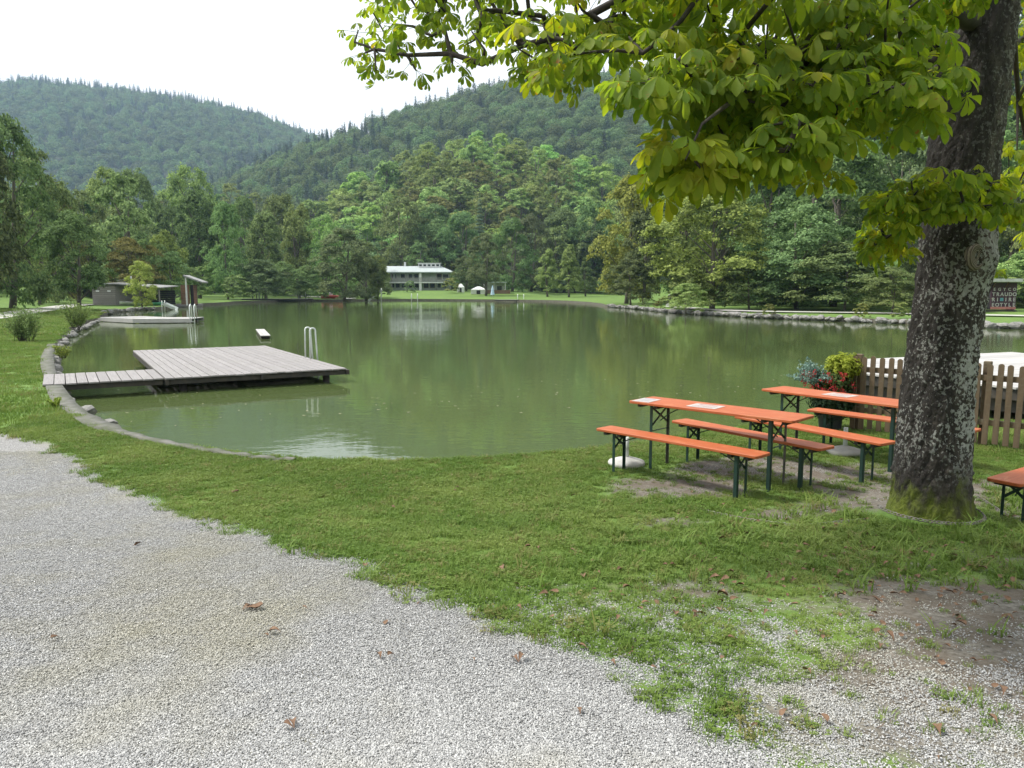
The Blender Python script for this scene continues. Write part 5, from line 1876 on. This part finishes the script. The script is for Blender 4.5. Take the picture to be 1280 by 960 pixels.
# upper crown, outside the frame
rng_ = random.Random(77)
k = 0
while k < 260:
    a = rng_.uniform(0, 2 * PI); e = rng_.uniform(0, 1) ** .5; zt = rng_.uniform(3.6, 9.2)
    rr = 5.0 * math.sqrt(max(0, 1 - ((zt - 5.2) / 4.2) ** 2)) * e
    p = np.array([TREE[0] + .3 + rr * math.cos(a), TREE[1] + rr * math.sin(a), zt])
    if e < .45: continue
    if p[1] > .3:
        f_ = p[1] * CP - (p[2] - EYE) * SP; up_ = p[1] * SP + (p[2] - EYE) * CP
        py = 480 - FPX * up_ / f_; px = 640 + FPX * p[0] / f_
        if py > -70 and px < 1150 and px > -200: continue
        if py > -20 and px < 1400: continue
    if np.hypot(p[0], p[1]) < 1.4 and p[2] < 4: continue
    clusters.append((p, rng_.uniform(.9, 1.2), 'u')); k += 1

# ---- branch skeleton
nodes = []; parent = []
def addn(p, par):
    nodes.append(np.array(p, float)); parent.append(par); return len(nodes) - 1
prev = -1
trunk_ids = []
for z in np.arange(2.3, 7.4, .3):
    prev = addn(axis_at(z), prev); trunk_ids.append(prev)
def near_trunk(z): return trunk_ids[int(np.clip((z - 2.3) / .3, 0, len(trunk_ids) - 1))]
limbs = [  # hand laid limbs: start height on trunk, then (px,py,depth)
    (4.6, [(1100, -120, 5.9), (960, -90, 5.5), (860, -40, 5.2), (790, -6, 5.0), (735, 18, 4.9), (690, 42, 4.85), (650, 60, 4.8), (604, 79, 4.85), (560, 72, 4.95), (510, 66, 5.05), (470, 62, 5.15), (446, 50, 5.25)]),
    (4.4, [(1150, -60, 5.7), (1136, 0, 5.3), (1112, 40, 5.1), (1090, 76, 4.9), (1062, 112, 4.8), (1040, 150, 4.7), (1012, 196, 4.9)]),
    (4.8, [(1120, -90, 5.5), (1060, -10, 4.9), (1028, 30, 4.5), (1002, 66, 4.3), (992, 100, 4.2), (998, 132, 4.2), (975, 160, 4.1)]),
    (5.0, [(1080, -130, 5.2), (960, -70, 4.5), (878, -10, 4.1), (850, 28, 3.9), (825, 52, 3.8), (800, 62, 3.7), (770, 60, 3.7)]),
    (4.2, [(1130, 20, 5.4), (1050, 60, 4.6), (960, 95, 4.0), (920, 120, 3.7), (880, 160, 3.4), (855, 195, 3.3)]),
    (2.6, [(1185, 235, 5.85), (1150, 240, 5.6), (1120, 250, 5.5), (1100, 280, 5.8)]),
    (2.8, [(1225, 240, 5.9), (1240, 245, 5.8), (1262, 250, 5.7)]),
    (4.5, [(1262, 40, 6.6), (1275, 120, 7.0), (1290, 200, 7.3), (1300, 260, 7.5)]),
]
for z0, pts_ in limbs:
    par = near_trunk(z0)
    p0 = nodes[par]
    q = np.array(at_y(*pts_[0]))
    par = addn(p0 + (q - p0) * .5 + np.array([0, 0, .1]), par)
    for pp in pts_:
        par = addn(np.array(at_y(*pp)) + np.array([random.uniform(-.02, .02) for _ in range(3)]), par)
order = sorted(range(len(clusters)), key=lambda i: np.hypot(clusters[i][0][0] - TREE[0] - .2, clusters[i][0][1] - TREE[1]))
ends = {}
for i in order:
    p = clusters[i][0]
    N_ = np.array(nodes)
    d = np.linalg.norm(N_ - p, axis=1)
    ht = np.hypot(N_[:, 0] - TREE[0], N_[:, 1] - TREE[1])
    cost = d + .25 * np.maximum(0, ht - np.hypot(p[0] - TREE[0], p[1] - TREE[1])) + .15 * np.maximum(0, N_[:, 2] - p[2])
    j = int(np.argmin(cost))
    L = d[j]; k = max(1, int(L / .28))
    par = j
    for s in range(1, k + 1):
        t = s / k
        q = nodes[j] + (p - nodes[j]) * t
        q = q + np.array([0, 0, .10 * L * math.sin(t * PI)]) + (np.array([random.uniform(-1, 1) for _ in range(3)]) * .035 * (s < k))
        par = addn(q, par)
    ends[i] = par
cnt = np.ones(len(nodes))
for i in range(len(nodes) - 1, -1, -1):
    if parent[i] >= 0: cnt[parent[i]] += cnt[i]
tset = set(trunk_ids)
def nrad(i): return .0046 * cnt[i] ** .43
V, F = [], []
off = 0
for i in range(len(nodes)):
    pi = parent[i]
    if pi < 0 or i in tset: continue
    a, b_ = nodes[pi] - ORG, nodes[i] - ORG
    r1 = min(nrad(pi), .09); r0 = nrad(i)
    if pi in tset: r1 = r0 * 1.35
    d = b_ - a; L = np.linalg.norm(d)
    if L < 1e-4: continue
    d /= L
    x = np.cross(d, (0, 0, 1)); 
    if np.linalg.norm(x) < .1: x = np.cross(d, (1, 0, 0))
    x /= np.linalg.norm(x); y = np.cross(d, x)
    sg = 7 if r0 > .008 else 5
    th = np.arange(sg) * 2 * PI / sg
    ring = np.cos(th)[:, None] * x + np.sin(th)[:, None] * y
    V.append(a - d * r1 * .3 + ring * r1); V.append(b_ + d * r0 * .3 + ring * r0)
    k = np.arange(sg); j = (k + 1) % sg
    F.append(np.stack([off + k, off + j, off + sg + j, off + sg + k], 1)); off += 2 * sg
link('branches', mesh_np('branches', np.concatenate(V), [np.concatenate(F)], M_TWIG, smooth=True), chest)

# ---- leaves: three crowns of slightly different colour
def chest_leaf_mat(name, c1, c2, c3, tr=.5):
    m, nt, out = mat(name); b = NB(nt)
    g = b.n('ShaderNodeNewGeometry')
    col = b.mix(g.outputs['Random Per Island'], c1, c2)
    n = b.noise(b.coord('Object'), 5, 4, .6)
    col = b.mix(b.ramp(n, [(.52, 0.), (.70, .6)]), col, c3)
    br = b.noise(b.coord('Object'), 22, 3, .7)
    col = b.mix(b.ramp(br, [(.645, 0.), (.69, .85)]), col, (.24, .11, .025))
    d = b.n('ShaderNodeBsdfPrincipled'); b.link(col, d.inputs['Base Color']); d.inputs['Roughness'].default_value = .6; d.inputs['Specular IOR Level'].default_value = .18
    b.link(b.bump(b.noise(b.coord('Object'), 60, 3), .3, .003), d.inputs['Normal'])
    hv = b.n('ShaderNodeHueSaturation'); b.link(col, hv.inputs['Color']); hv.inputs['Value'].default_value = 2.3; hv.inputs['Saturation'].default_value = 1.1; hv.inputs['Hue'].default_value = .49
    t = b.n('ShaderNodeBsdfTranslucent'); b.link(hv.outputs[0], t.inputs[0])
    mx = b.n('ShaderNodeMixShader'); mx.inputs[0].default_value = tr
    b.link(d.outputs[0], mx.inputs[1]); b.link(t.outputs[0], mx.inputs[2]); b.link(mx.outputs[0], out.inputs[0])
    return m
LM = [chest_leaf_mat('chestnut_leaf_green', (.080, .140, .020), (.185, .245, .032), (.23, .265, .036), .55), chest_leaf_mat('chestnut_leaf_yellowing_and_sunlit', (.16, .21, .022), (.25, .285, .034), (.31, .26, .04), .5)]  # second colour: yellowing leaves, and painted sunlight on the small lit cluster
rng = np.random.default_rng(9)
LV = []; LF = []; LMI = []; PV = []; PF = []; loff = 0; poff = 0
for i, (p, sc, tint) in enumerate(clusters):
    nd = nodes[ends[i]]; pp = nodes[parent[ends[i]]]
    d = nd - pp; d /= np.linalg.norm(d) + 1e-9
    nl = rng.integers(6, 10) if tint not in 'ut' else 5
    a0 = rng.uniform(0, 2 * PI)
    for k in range(nl):
        a = a0 + k * 2 * PI / nl + rng.uniform(-.4, .4)
        el = rng.uniform(-.35, .5)
        o = np.array([math.cos(a) * math.cos(el), math.sin(a) * math.cos(el), math.sin(el) * .8]) + d * .5
        o /= np.linalg.norm(o)
        pl = rng.uniform(.08, .17) * sc
        start = nd + d * rng.uniform(-.12, .02) * sc
        base = start + o * pl + np.array([0, 0, -.02])
        # leaf frame: x axis outward and drooping
        ex = o.copy(); ex[2] = ex[2] * .5 - rng.uniform(.0, .65); ex /= np.linalg.norm(ex)
        up = np.array([0, 0, 1.0]) + rng.normal(size=3) * .35
        ey = np.cross(up, ex); ey /= np.linalg.norm(ey); ez = np.cross(ex, ey)
        v, f = COMP[rng.integers(0, 8)]
        s = sc * rng.uniform(.52, .90) * (1.5 if tint == 'u' else 1)
        LV.append((v * s) @ np.stack([ex, ey, ez]) + base - ORG); LF.append(f + loff); loff += len(v)
        yel = (tint == 'y' and rng.uniform() < .7) or (tint == 'a' and rng.uniform() < .16)
        LMI.append(np.full(len(f), 1 if yel else 0))
        # petiole
        x = np.cross(o, (0, 0, 1.)); x /= np.linalg.norm(x) + 1e-9; y = np.cross(o, x)
        th = np.arange(3) * 2 * PI / 3; ring = (np.cos(th)[:, None] * x + np.sin(th)[:, None] * y) * .0022
        PV.append(start + ring - ORG); PV.append(base + ring * .7 - ORG)
        kk = np.arange(3); jj = (kk + 1) % 3
        PF.append(np.stack([poff + kk, poff + jj, poff + 3 + jj, poff + 3 + kk], 1)); poff += 6
nL = len(LV)
me = mesh_np('foliage', np.concatenate(LV + PV), [np.concatenate(LF), np.concatenate(PF) + loff], LM, [np.concatenate(LMI), 0], smooth=False)
link('foliage', me, chest)
print('chestnut leaves', nL, 'nodes', len(nodes))

# ------------------------------------------------------------------ chain round the foot
def chain(name, label, pts, link_len=.045, r=.0045):
    pts = [np.array(p, float) for p in pts]
    dl = [0]
    for a, b_ in zip(pts[:-1], pts[1:]): dl.append(dl[-1] + np.linalg.norm(b_ - a))
    mb = MB()
    n = int(dl[-1] / (link_len * .72))
    P = np.array(pts)
    for k in range(n):
        s = (k + .5) / n * dl[-1]
        c = np.array([np.interp(s, dl, P[:, i]) for i in range(3)])
        c2 = np.array([np.interp(min(s + .01, dl[-1]), dl, P[:, i]) for i in range(3)])
        c1 = np.array([np.interp(max(s - .01, 0), dl, P[:, i]) for i in range(3)])
        t = c2 - c1; t /= np.linalg.norm(t) + 1e-9
        a = np.cross(t, (0, 0, 1)); a /= np.linalg.norm(a) + 1e-9; b_ = np.cross(t, a)
        w = a if k % 2 else b_
        w = w * .8 + (b_ if k % 2 else a) * .5; w /= np.linalg.norm(w)
        ring = [c + t * link_len * .5 * math.cos(q) + w * link_len * .26 * math.sin(q) for q in np.linspace(0, 2 * PI, 9)]
        mb.tube(ring, r, 5, False)
    return tag(mb.build(name, simple_mat(name + '_steel', (.24, .23, .21), (.14, .12, .10), 20, .5, .6)), label, 'chain')
pts_ = []
for a in np.linspace(-2.95, .1, 22):
    rr = rad_at(.1) * 1.22 + .10 * math.sin((a + 2.95) / 3.05 * PI)
    x = TREE[0] + rr * math.cos(a); y = TREE[1] + rr * math.sin(a)
    pts_.append((x, y, H(x, y) + .05 - .0 * abs(a) + .05 * (1 - math.sin((a + 2.95) / 3.05 * PI))))
chain('tree_chain', 'steel chain slung round the mossy foot of the chestnut trunk', pts_)
gp = [ground_hit(*q) for q in ((868, 637), (900, 644), (935, 651), (975, 656), (1000, 659), (1040, 655), (1090, 650))]
chain('ground_chain', 'steel chain lying on the worn lawn left of the trunk', [(x, y, H(x, y) + .010) for x, y in gp], .045)
gp = [ground_hit(*q) for q in ((1222, 622), (1250, 640), (1272, 652), (1300, 664), (1340, 676))]
chain('ground_chain', 'steel chain lying on the bare soil right of the trunk by the bench', [(x, y, H(x, y) + .010) for x, y in gp], .045)

# ------------------------------------------------------------------ bank plants at left, built of stems and leaves
def stem_bush(px, py, w, h, n, label, tint=(1, 1, 1), leaf=.07, seed=1, name='bush'):
    g = np.random.default_rng(seed)
    x, y = at_z(px, py, .0)
    t = thing(name, label, 'bush', (x, y, H(x, y) - .02))
    mb = MB(); CC = []; NN = []
    for k in range(n):
        a = g.uniform(0, 2 * PI); sp = g.uniform(0, 1) ** .6
        L = h * g.uniform(.55, 1.0); ex = w * sp
        b0 = np.array([g.normal() * w * .18, g.normal() * w * .18, 0])
        tip = b0 + np.array([math.cos(a) * ex, math.sin(a) * ex, L * (1 - .25 * sp)])
        mid = (b0 + tip) / 2 + np.array([0, 0, .12 * L])
        pts = [(1 - s) ** 2 * b0 + 2 * s * (1 - s) * mid + s * s * tip for s in np.linspace(0, 1, 7)]
        mb.tube(pts, [.008, .007, .006, .005, .004, .003, .002], 4)
        for s in g.uniform(.2, 1.02, 70):
            p = (1 - s) ** 2 * b0 + 2 * s * (1 - s) * mid + s * s * tip
            CC.append(p + g.normal(size=3) * w * .07); NN.append(g.normal(size=3) * .7 + np.array([0, 0, .8]))
    V, F = diamonds(np.array(CC), np.array(NN), leaf * g.uniform(.7, 1.3, len(CC)), leaf * .5, g)
    o = link('foliage', mesh_np('foliage', V, [F], foliage_mat('bank_bush_leaf_%d' % seed, (.10 * tint[0], .15 * tint[1], .045 * tint[2]), (.26 * tint[0], .32 * tint[1], .12 * tint[2]), None, .4, False)), t)
    mb.build('stem', M_TWIG, t)
stem_bush(31, 427, .62, 1.55, 60, 'leafy pale green bush on the left lawn edge nearest the camera', (1.1, 1.2, 1.2), .075, 1)
stem_bush(96, 412, .75, 1.6, 34, 'sparse wispy bush on the left bank beyond the leafy bush', (1.2, 1.25, 1.1), .09, 2)
stem_bush(78, 447, .28, .45, 14, 'small yellowish weed tuft growing between the bank stones', (1.6, 1.5, .9), .05, 3)
stem_bush(70, 510, .16, .22, 10, 'tiny weed on the bank stones below the walkway', (1.6, 1.6, .8), .04, 4)

# ------------------------------------------------------------------ grass
def blade_tpl(n, rad, hmin, hmax, seed, lean=.5, width=.004, clover=0):
    g = np.random.default_rng(seed)
    V, F3, F4 = [], [], []
    off = 0
    for k in range(n):
        a = g.uniform(0, 2 * PI); rr = rad * math.sqrt(g.uniform())
        b0 = np.array([rr * math.cos(a), rr * math.sin(a), -.004])
        h = g.uniform(hmin, hmax); la = g.uniform(0, 2 * PI); ln = h * g.uniform(.1, lean * 1.6)
        dirv = np.array([math.cos(la), math.sin(la), 0]); side = np.array([-math.sin(la), math.cos(la), 0]) * width * g.uniform(.7, 1.3)
        p1 = b0 + dirv * ln * .3 + np.array([0, 0, h * .55]); p2 = b0 + dirv * ln + np.array([0, 0, h])
        V += [b0 - side, b0 + side, p1 - side * .8, p1 + side * .8, p2]
        F4.append((off, off + 1, off + 3, off + 2)); F3.append((off + 2, off + 3, off + 4)); off += 5
    for k in range(clover):
        a = g.uniform(0, 2 * PI); rr = rad * math.sqrt(g.uniform()); h = g.uniform(hmin * .5, hmax * .6)
        c = np.array([rr * math.cos(a), rr * math.sin(a), h])
        for q in range(3):
            an = a + q * 2.1; e = np.array([math.cos(an), math.sin(an), g.uniform(-.2, .3)]) * .012; s = np.array([-math.sin(an), math.cos(an), 0]) * .006
            V += [c, c + e * .6 - s, c + e, c + e * .6 + s]; F4.append((off, off + 1, off + 2, off + 3)); off += 4
    return np.array(V), [np.array(F4), np.array(F3)], [0, 0]

def grass_mat(name, c1, c2, c3):
    m, nt, out = mat(name); b = NB(nt)
    g = b.n('ShaderNodeNewGeometry'); oi = b.n('ShaderNodeObjectInfo')
    col = b.mix(g.outputs['Random Per Island'], c1, c2)
    col = b.mix(b.ramp(b.noise(b.coord('Position'), .9, 4, .6), [(.42, 0.), (.66, .8)]), col, c3)
    col = b.mix(b.ramp(oi.outputs['Random'], [(.88, 0.), (.95, .8)]), col, (.26, .23, .09))
    d = b.n('ShaderNodeBsdfPrincipled'); b.link(col, d.inputs['Base Color']); d.inputs['Roughness'].default_value = .6; d.inputs['Specular IOR Level'].default_value = .25
    t = b.n('ShaderNodeBsdfTranslucent'); b.link(col, t.inputs[0])
    mx = b.n('ShaderNodeMixShader'); mx.inputs[0].default_value = .35
    b.link(d.outputs[0], mx.inputs[1]); b.link(t.outputs[0], mx.inputs[2]); b.link(mx.outputs[0], out.inputs[0])
    return m
M_GRASS = grass_mat('lawn_blades', (.085, .160, .024), (.18, .28, .05), (.25, .32, .08))

def scatter_grass(name, label, region, dens, tpls, sc, seed, thresh_dirt=.55, thresh_grav=.45):
    g = np.random.default_rng(seed)
    x0, x1, y0, y1 = region
    n = int((x1 - x0) * (y1 - y0) * dens)
    X = g.uniform(x0, x1, n); Y = g.uniform(y0, y1, n)
    # keep what the camera or a neighbouring view could see
    a = np.abs(X) < Y * .74 + .9
    X, Y = X[a], Y[a]
    ins = inpoly(X, Y, SHD); ds_ = seg_dist(X, Y, SHD)
    k = ~ins & (ds_ > np.where((X < -4.2) & (Y < 26), .17, .015))
    X, Y = X[k], Y[k]
    gm, dm = masks(X, Y)
    pk = np.clip(1 - gm * 1.25, 0, 1) ** 1.3 * np.clip(1.05 - dm * 1.15, .09, 1)
    # worn threadbare zone on the right foreground
    pk *= 1 - .45 * np.exp(-((X - 2.2) / 2.2) ** 2 - ((Y - 4.4) / 1.2) ** 2) * (.6 + .5 * wob(X, Y, 7, 41))
    pk = np.maximum(pk, .16 * ((X > .9) & (Y < 5.2)) * np.clip(.5 + .6 * wob(X, Y, 6, 61), 0, 1))
    k = g.uniform(size=len(X)) < pk
    tr = np.hypot(X - TREE[0], Y - TREE[1]) > .42
    X, Y = X[k & tr], Y[k & tr]
    Z = terrain(X, Y)
    n = len(X)
    _, dm = masks(X, Y)
    s = g.uniform(*sc, n) * (1 - .45 * dm) * (1 + .18 * wob(X, Y, 3, 43))
    rot = np.zeros((n, 3)); rot[:, 2] = g.uniform(0, 6.28, n); rot[:, 0] = g.normal(size=n) * .08
    o = scatter_obj(name, tpls, np.column_stack([X, Y, Z]), rot, np.column_stack([s, s, s * g.uniform(.75, 1.2, n)]), g.integers(0, len(tpls), n), [M_GRASS])
    tag(o, label, 'grass', None, 'stuff')
    print(name, n)
tp_near = [blade_tpl(34, .055, .018, .045, s, .7, .0022, c) for s, c in ((1, 5), (2, 0), (3, 9), (4, 3))]
scatter_grass('lawn_grass', 'short clovery grass of the lawn between the gravel path and the lake', (-7.5, 8.5, 2.6, 13.2), 430, tp_near, (.8, 1.35), 1)
tp_far = [blade_tpl(26, .13, .03, .07, s, .7, .006, 0) for s in (11, 12, 13)]
scatter_grass('bank_grass', 'mown grass of the left bank beyond the walkway', (-26, -6.5, 7.5, 34), 46, tp_far, (.8, 1.2), 2)
scatter_grass('terrace_grass', 'mown grass behind the picket fence', (5.2, 11.5, 9.2, 14), 90, tp_far, (.6, 1.0), 3)
scatter_grass('meadow_grass', 'rougher mown grass further along the left bank', (-60, -12, 33, 72), 13, [blade_tpl(30, .26, .06, .13, s, .7, .014, 0) for s in (31, 32, 33)], (.8, 1.2), 5)
tp_w = [blade_tpl(9, .05, .06, .13, s, 1.0, .006, 12) for s in (21, 22, 23)]
def weeds():
    g = np.random.default_rng(8)
    n = 520
    X = g.normal(TREE[0] - .3, 1.5, n); Y = g.normal(TREE[1] - .75, .75, n)
    k = (np.hypot(X - TREE[0], Y - TREE[1]) > .48) & (Y < 7.4)
    X, Y = X[k], Y[k]; Z = terrain(X, Y); n = len(X)
    rot = np.zeros((n, 3)); rot[:, 2] = g.uniform(0, 6.28, n)
    s = g.uniform(.45, 1.15, n)
    o = scatter_obj('weeds', tp_w, np.column_stack([X, Y, Z]), rot, np.column_stack([s, s, s]), g.integers(0, 3, n), [M_GRASS])
    tag(o, 'longer weeds growing on the mound round the chestnut foot', 'weeds', None, 'stuff')
weeds()

# ------------------------------------------------------------------ gravel and litter
def gravel():
    g = np.random.default_rng(4)
    tpls = []
    for s in range(8):
        V, F = [], []; off = 0
        for k in range(34):
            a = g.uniform(0, 2 * PI); rr = .07 * math.sqrt(g.uniform())
            c = np.array([rr * math.cos(a), rr * math.sin(a), g.uniform(-.001, .003)])
            r = g.uniform(.0024, .0062)
            # irregular octahedral chip
            R = np.linalg.qr(g.normal(size=(3, 3)))[0]
            o8 = np.array([(1, 0, 0), (-1, 0, 0), (0, 1, 0), (0, -1, 0), (0, 0, 1), (0, 0, -1)]) * g.uniform(.7, 1.25, (6, 1)) * np.array([1.1, .9, .65])
            V.append(o8 @ R.T * r * np.array([1, 1, .75]) + c)
            F += [(off + a_, off + b_, off + c_) for a_, b_, c_ in ((0, 2, 4), (2, 1, 4), (1, 3, 4), (3, 0, 4), (2, 0, 5), (1, 2, 5), (3, 1, 5), (0, 3, 5))]
            off += 6
        tpls.append((np.concatenate(V), [np.array(F)], [0]))
    m, nt, out = mat('limestone_chips'); b = NB(nt)
    gg = b.n('ShaderNodeNewGeometry'); oi = b.n('ShaderNodeObjectInfo')
    col = b.ramp(gg.outputs['Random Per Island'], [(0, (.22, .22, .22)), (.25, (.34, .34, .335)), (.6, (.42, .42, .415)), (1, (.58, .58, .57))])
    col = b.mix(b.ramp(b.noise(b.coord('Position'), .7, 4, .6), [(.48, 0.), (.68, .55)]), col, (.38, .355, .24))
    b.link(b.princ(col, .85), out.inputs[0])
    n = 62000
    # density grows towards the camera
    Y = 2.0 + (g.uniform(size=n) ** 1.25) * 7.5
    X = g.uniform(-1, 1, n) * (Y * .74 + .5)
    gm, dm = masks(X, Y)
    k = (g.uniform(size=n) < gm * 1.05) | (g.uniform(size=n) < .02 * (dm > .5))
    X, Y = X[k], Y[k]
    Z = terrain(X, Y) + .001; n = len(X)
    rot = np.zeros((n, 3)); rot[:, 2] = g.uniform(0, 6.28, n)
    s = g.uniform(.8, 1.25, n)
    o = scatter_obj('gravel', tpls, np.column_stack([X, Y, Z]), rot, np.column_stack([s, s, s]), g.integers(0, 8, n), [m])
    tag(o, 'pale crushed limestone chips covering the path', 'gravel', None, 'stuff')
    print('gravel', n)
gravel()

def floaters():
    g = np.random.default_rng(31)
    n = 500
    P_ = np.array([at_z(px, py, WATER_Z) for px, py in zip(g.uniform(150, 1200, n), 385 + 190 * g.uniform(size=n) ** 1.2)])
    k = inpoly(P_[:, 0], P_[:, 1], SHD) & (seg_dist(P_[:, 0], P_[:, 1], SHD) > .3) & (wob(P_[:, 0], P_[:, 1], .35, 77) > .1)
    P_ = P_[k]; n = len(P_)
    v, f = leaflet(.09, .05, .1, .0, g); v[:, 2] = .004 + v[:, 2] * .2
    rot = np.zeros((n, 3)); rot[:, 2] = g.uniform(0, 6.28, n)
    s = g.uniform(.4, 1.0, n)
    m_ = simple_mat('floating_leaf', (.30, .30, .16), (.42, .38, .22), 9, .5)
    o = scatter_obj('floating_leaves', [(v, [f], [0])], np.column_stack([P_, np.full(n, WATER_Z + .002)]), rot, np.column_stack([s, s, s]), np.zeros(n, int), [m_])
    tag(o, 'tiny pale leaves and fluff drifting on the lake surface', 'floating leaves', None, 'stuff')
floaters()

M_DEAD = simple_mat('dry_leaf_brown', (.11, .055, .03), (.20, .12, .07), 30, .8, bump=.4)
def dead_leaf_geo(seed, s=1.0):
    g = np.random.default_rng(seed)
    v, f = leaflet(.09 * s, .05 * s, g.uniform(.5, 1.0), g.uniform(-.4, .1), g)
    v[:, 2] += .010 * np.sin(v[:, 0] * 60) + .004
    return v, f
def litter():
    g = np.random.default_rng(14)
    tpls = [(v, [f], [0]) for v, f in (dead_leaf_geo(s, .8) for s in range(5))]
    tw = []
    mb = MB(); mb.tube([(0, 0, .004), (.03, .006, .008), (.07, 0, .004)], [.0025, .002, .001], 4, False)
    tpls.append((np.array(mb.v), [np.array([f for f in mb.f if len(f) == 4])], [0]))
    n = 620
    X = np.concatenate([g.normal(2.6, 1.3, n), g.uniform(-3, 4, 60)]); Y = np.concatenate([g.normal(4.6, 1.1, n), g.uniform(3, 8, 60)])
    k = (Y > 2.2) & (np.hypot(X - TREE[0], Y - TREE[1]) > .5) & (Y < 9) & (Y < 8 + X * .1)
    X, Y = X[k], Y[k]; Z = terrain(X, Y) + .012; n = len(X)
    rot = g.normal(size=(n, 3)) * .25; rot[:, 2] = g.uniform(0, 6.28, n)
    s = g.uniform(.35, .9, n)
    o = scatter_obj('leaf_litter', tpls, np.column_stack([X, Y, Z]), rot, np.column_stack([s, s, s]), g.integers(0, 6, n), [M_DEAD])
    tag(o, 'scattered dry brown leaves and twigs on the worn ground near the chestnut', 'leaf litter', None, 'stuff')
litter()
for px, py, s, rz, lb in ((303, 765, 1.15, .3, 'curled rust brown leaf lying on the gravel left of centre'), (648, 831, .7, 1.2, 'small dark brown leaf on the gravel near the lower middle'),
                          (368, 914, .6, 2.0, 'tiny brown leaf on the gravel at the bottom left of centre'), (290, 618, .8, .8, 'brown leaf on the grass beside the path edge at the left')):
    x, y = ground_hit(px, py)
    v, f = dead_leaf_geo(int(px), s)
    v2, f2 = dead_leaf_geo(int(px) + 1, s * .8)
    v2 = v2 @ np.array([[math.cos(.9), math.sin(.9), 0], [-math.sin(.9), math.cos(.9), 0], [0, 0, 1]])
    o = link('fallen_leaf', mesh_np('fallen_leaf', np.concatenate([v, v2]), [np.concatenate([f, f2 + len(v)])], M_DEAD), None, (x, y, H(x, y) + .008), rz)
    tag(o, lb, 'leaf')

# ------------------------------------------------------------------ air
def haze():
    mb = MB(); mb.box((0, 1500, 248), (7200, 3600, 504))
    m, nt, out = mat('haze_air'); b = NB(nt)
    pv = b.n('ShaderNodeVolumePrincipled')
    pv.inputs['Color'].default_value = (.50, .72, 1.0, 1); pv.inputs['Density'].default_value = HAZE_D
    pv.inputs['Anisotropy'].default_value = .2
    b.link(pv.outputs[0], out.inputs['Volume'])
    o = mb.build('haze', m)
    tag(o, 'thin bluish haze over the valley', 'haze', None, 'stuff')
HAZE_D = .00020
if HAZE_D: haze()

# ------------------------------------------------------------------ light, sky, camera
SUN_AZ = math.radians(-80)      # measured from +Y towards +X
SUN_EL = math.radians(55)
w = bpy.data.worlds.new('World'); scene.world = w; w.use_nodes = True
nt = w.node_tree; b = NB(nt)
for n in list(nt.nodes): nt.nodes.remove(n)
out = nt.nodes.new('ShaderNodeOutputWorld'); bg = nt.nodes.new('ShaderNodeBackground')
sky = nt.nodes.new('ShaderNodeTexSky'); sky.sky_type = 'NISHITA'; sky.sun_disc = False
sky.sun_elevation = SUN_EL; sky.sun_rotation = SUN_AZ; sky.air_density = 1; sky.dust_density = 2.0
tc = nt.nodes.new('ShaderNodeTexCoord'); mp = nt.nodes.new('ShaderNodeMapping'); mp.inputs['Scale'].default_value = (1, 1, 2.2)
nt.links.new(tc.outputs['Generated'], mp.inputs[0])
cl = b.noise(mp.outputs[0], 2.2, 5, .55, .3)
fac = b.ramp(cl, [(.30, .65), (.50, 1.)])
cloud = b.mix(b.ramp(b.noise(mp.outputs[0], 4, 4), [(.35, 0.), (.7, 1.)]), (13.5, 13.8, 14.2), (17.5, 17.6, 17.7))
c = b.mix(fac, sky.outputs[0], cloud)
nt.links.new(c, bg.inputs[0]); bg.inputs[1].default_value = .066
nt.links.new(bg.outputs[0], out.inputs[0])
sd = bpy.data.lights.new('sun', 'SUN'); sd.energy = 3.7; sd.angle = math.radians(9); sd.color = (1, .955, .88)
so = bpy.data.objects.new('sun', sd); COL.objects.link(so)
dv = Vector((math.sin(SUN_AZ) * math.cos(SUN_EL), math.cos(SUN_AZ) * math.cos(SUN_EL), math.sin(SUN_EL)))
so.rotation_euler = dv.to_track_quat('Z', 'Y').to_euler(); so.location = (0, 0, 50)

cd = bpy.data.cameras.new('camera'); cd.sensor_width = 36; cd.lens = 27.0; cd.clip_start = .05; cd.clip_end = 8000
co = bpy.data.objects.new('camera', cd); COL.objects.link(co)
co.location = (0, 0, EYE); co.rotation_euler = (PI / 2 - PITCH, 0, 0)
scene.camera = co
scene.render.resolution_x = 1024; scene.render.resolution_y = 768
vs = scene.view_settings
vs.view_transform = 'Standard'; vs.look = 'None'; vs.gamma = 1; vs.use_curve_mapping = False; vs.exposure = .55
scene.cycles.volume_bounces = 0
scene.cycles.max_bounces = 8
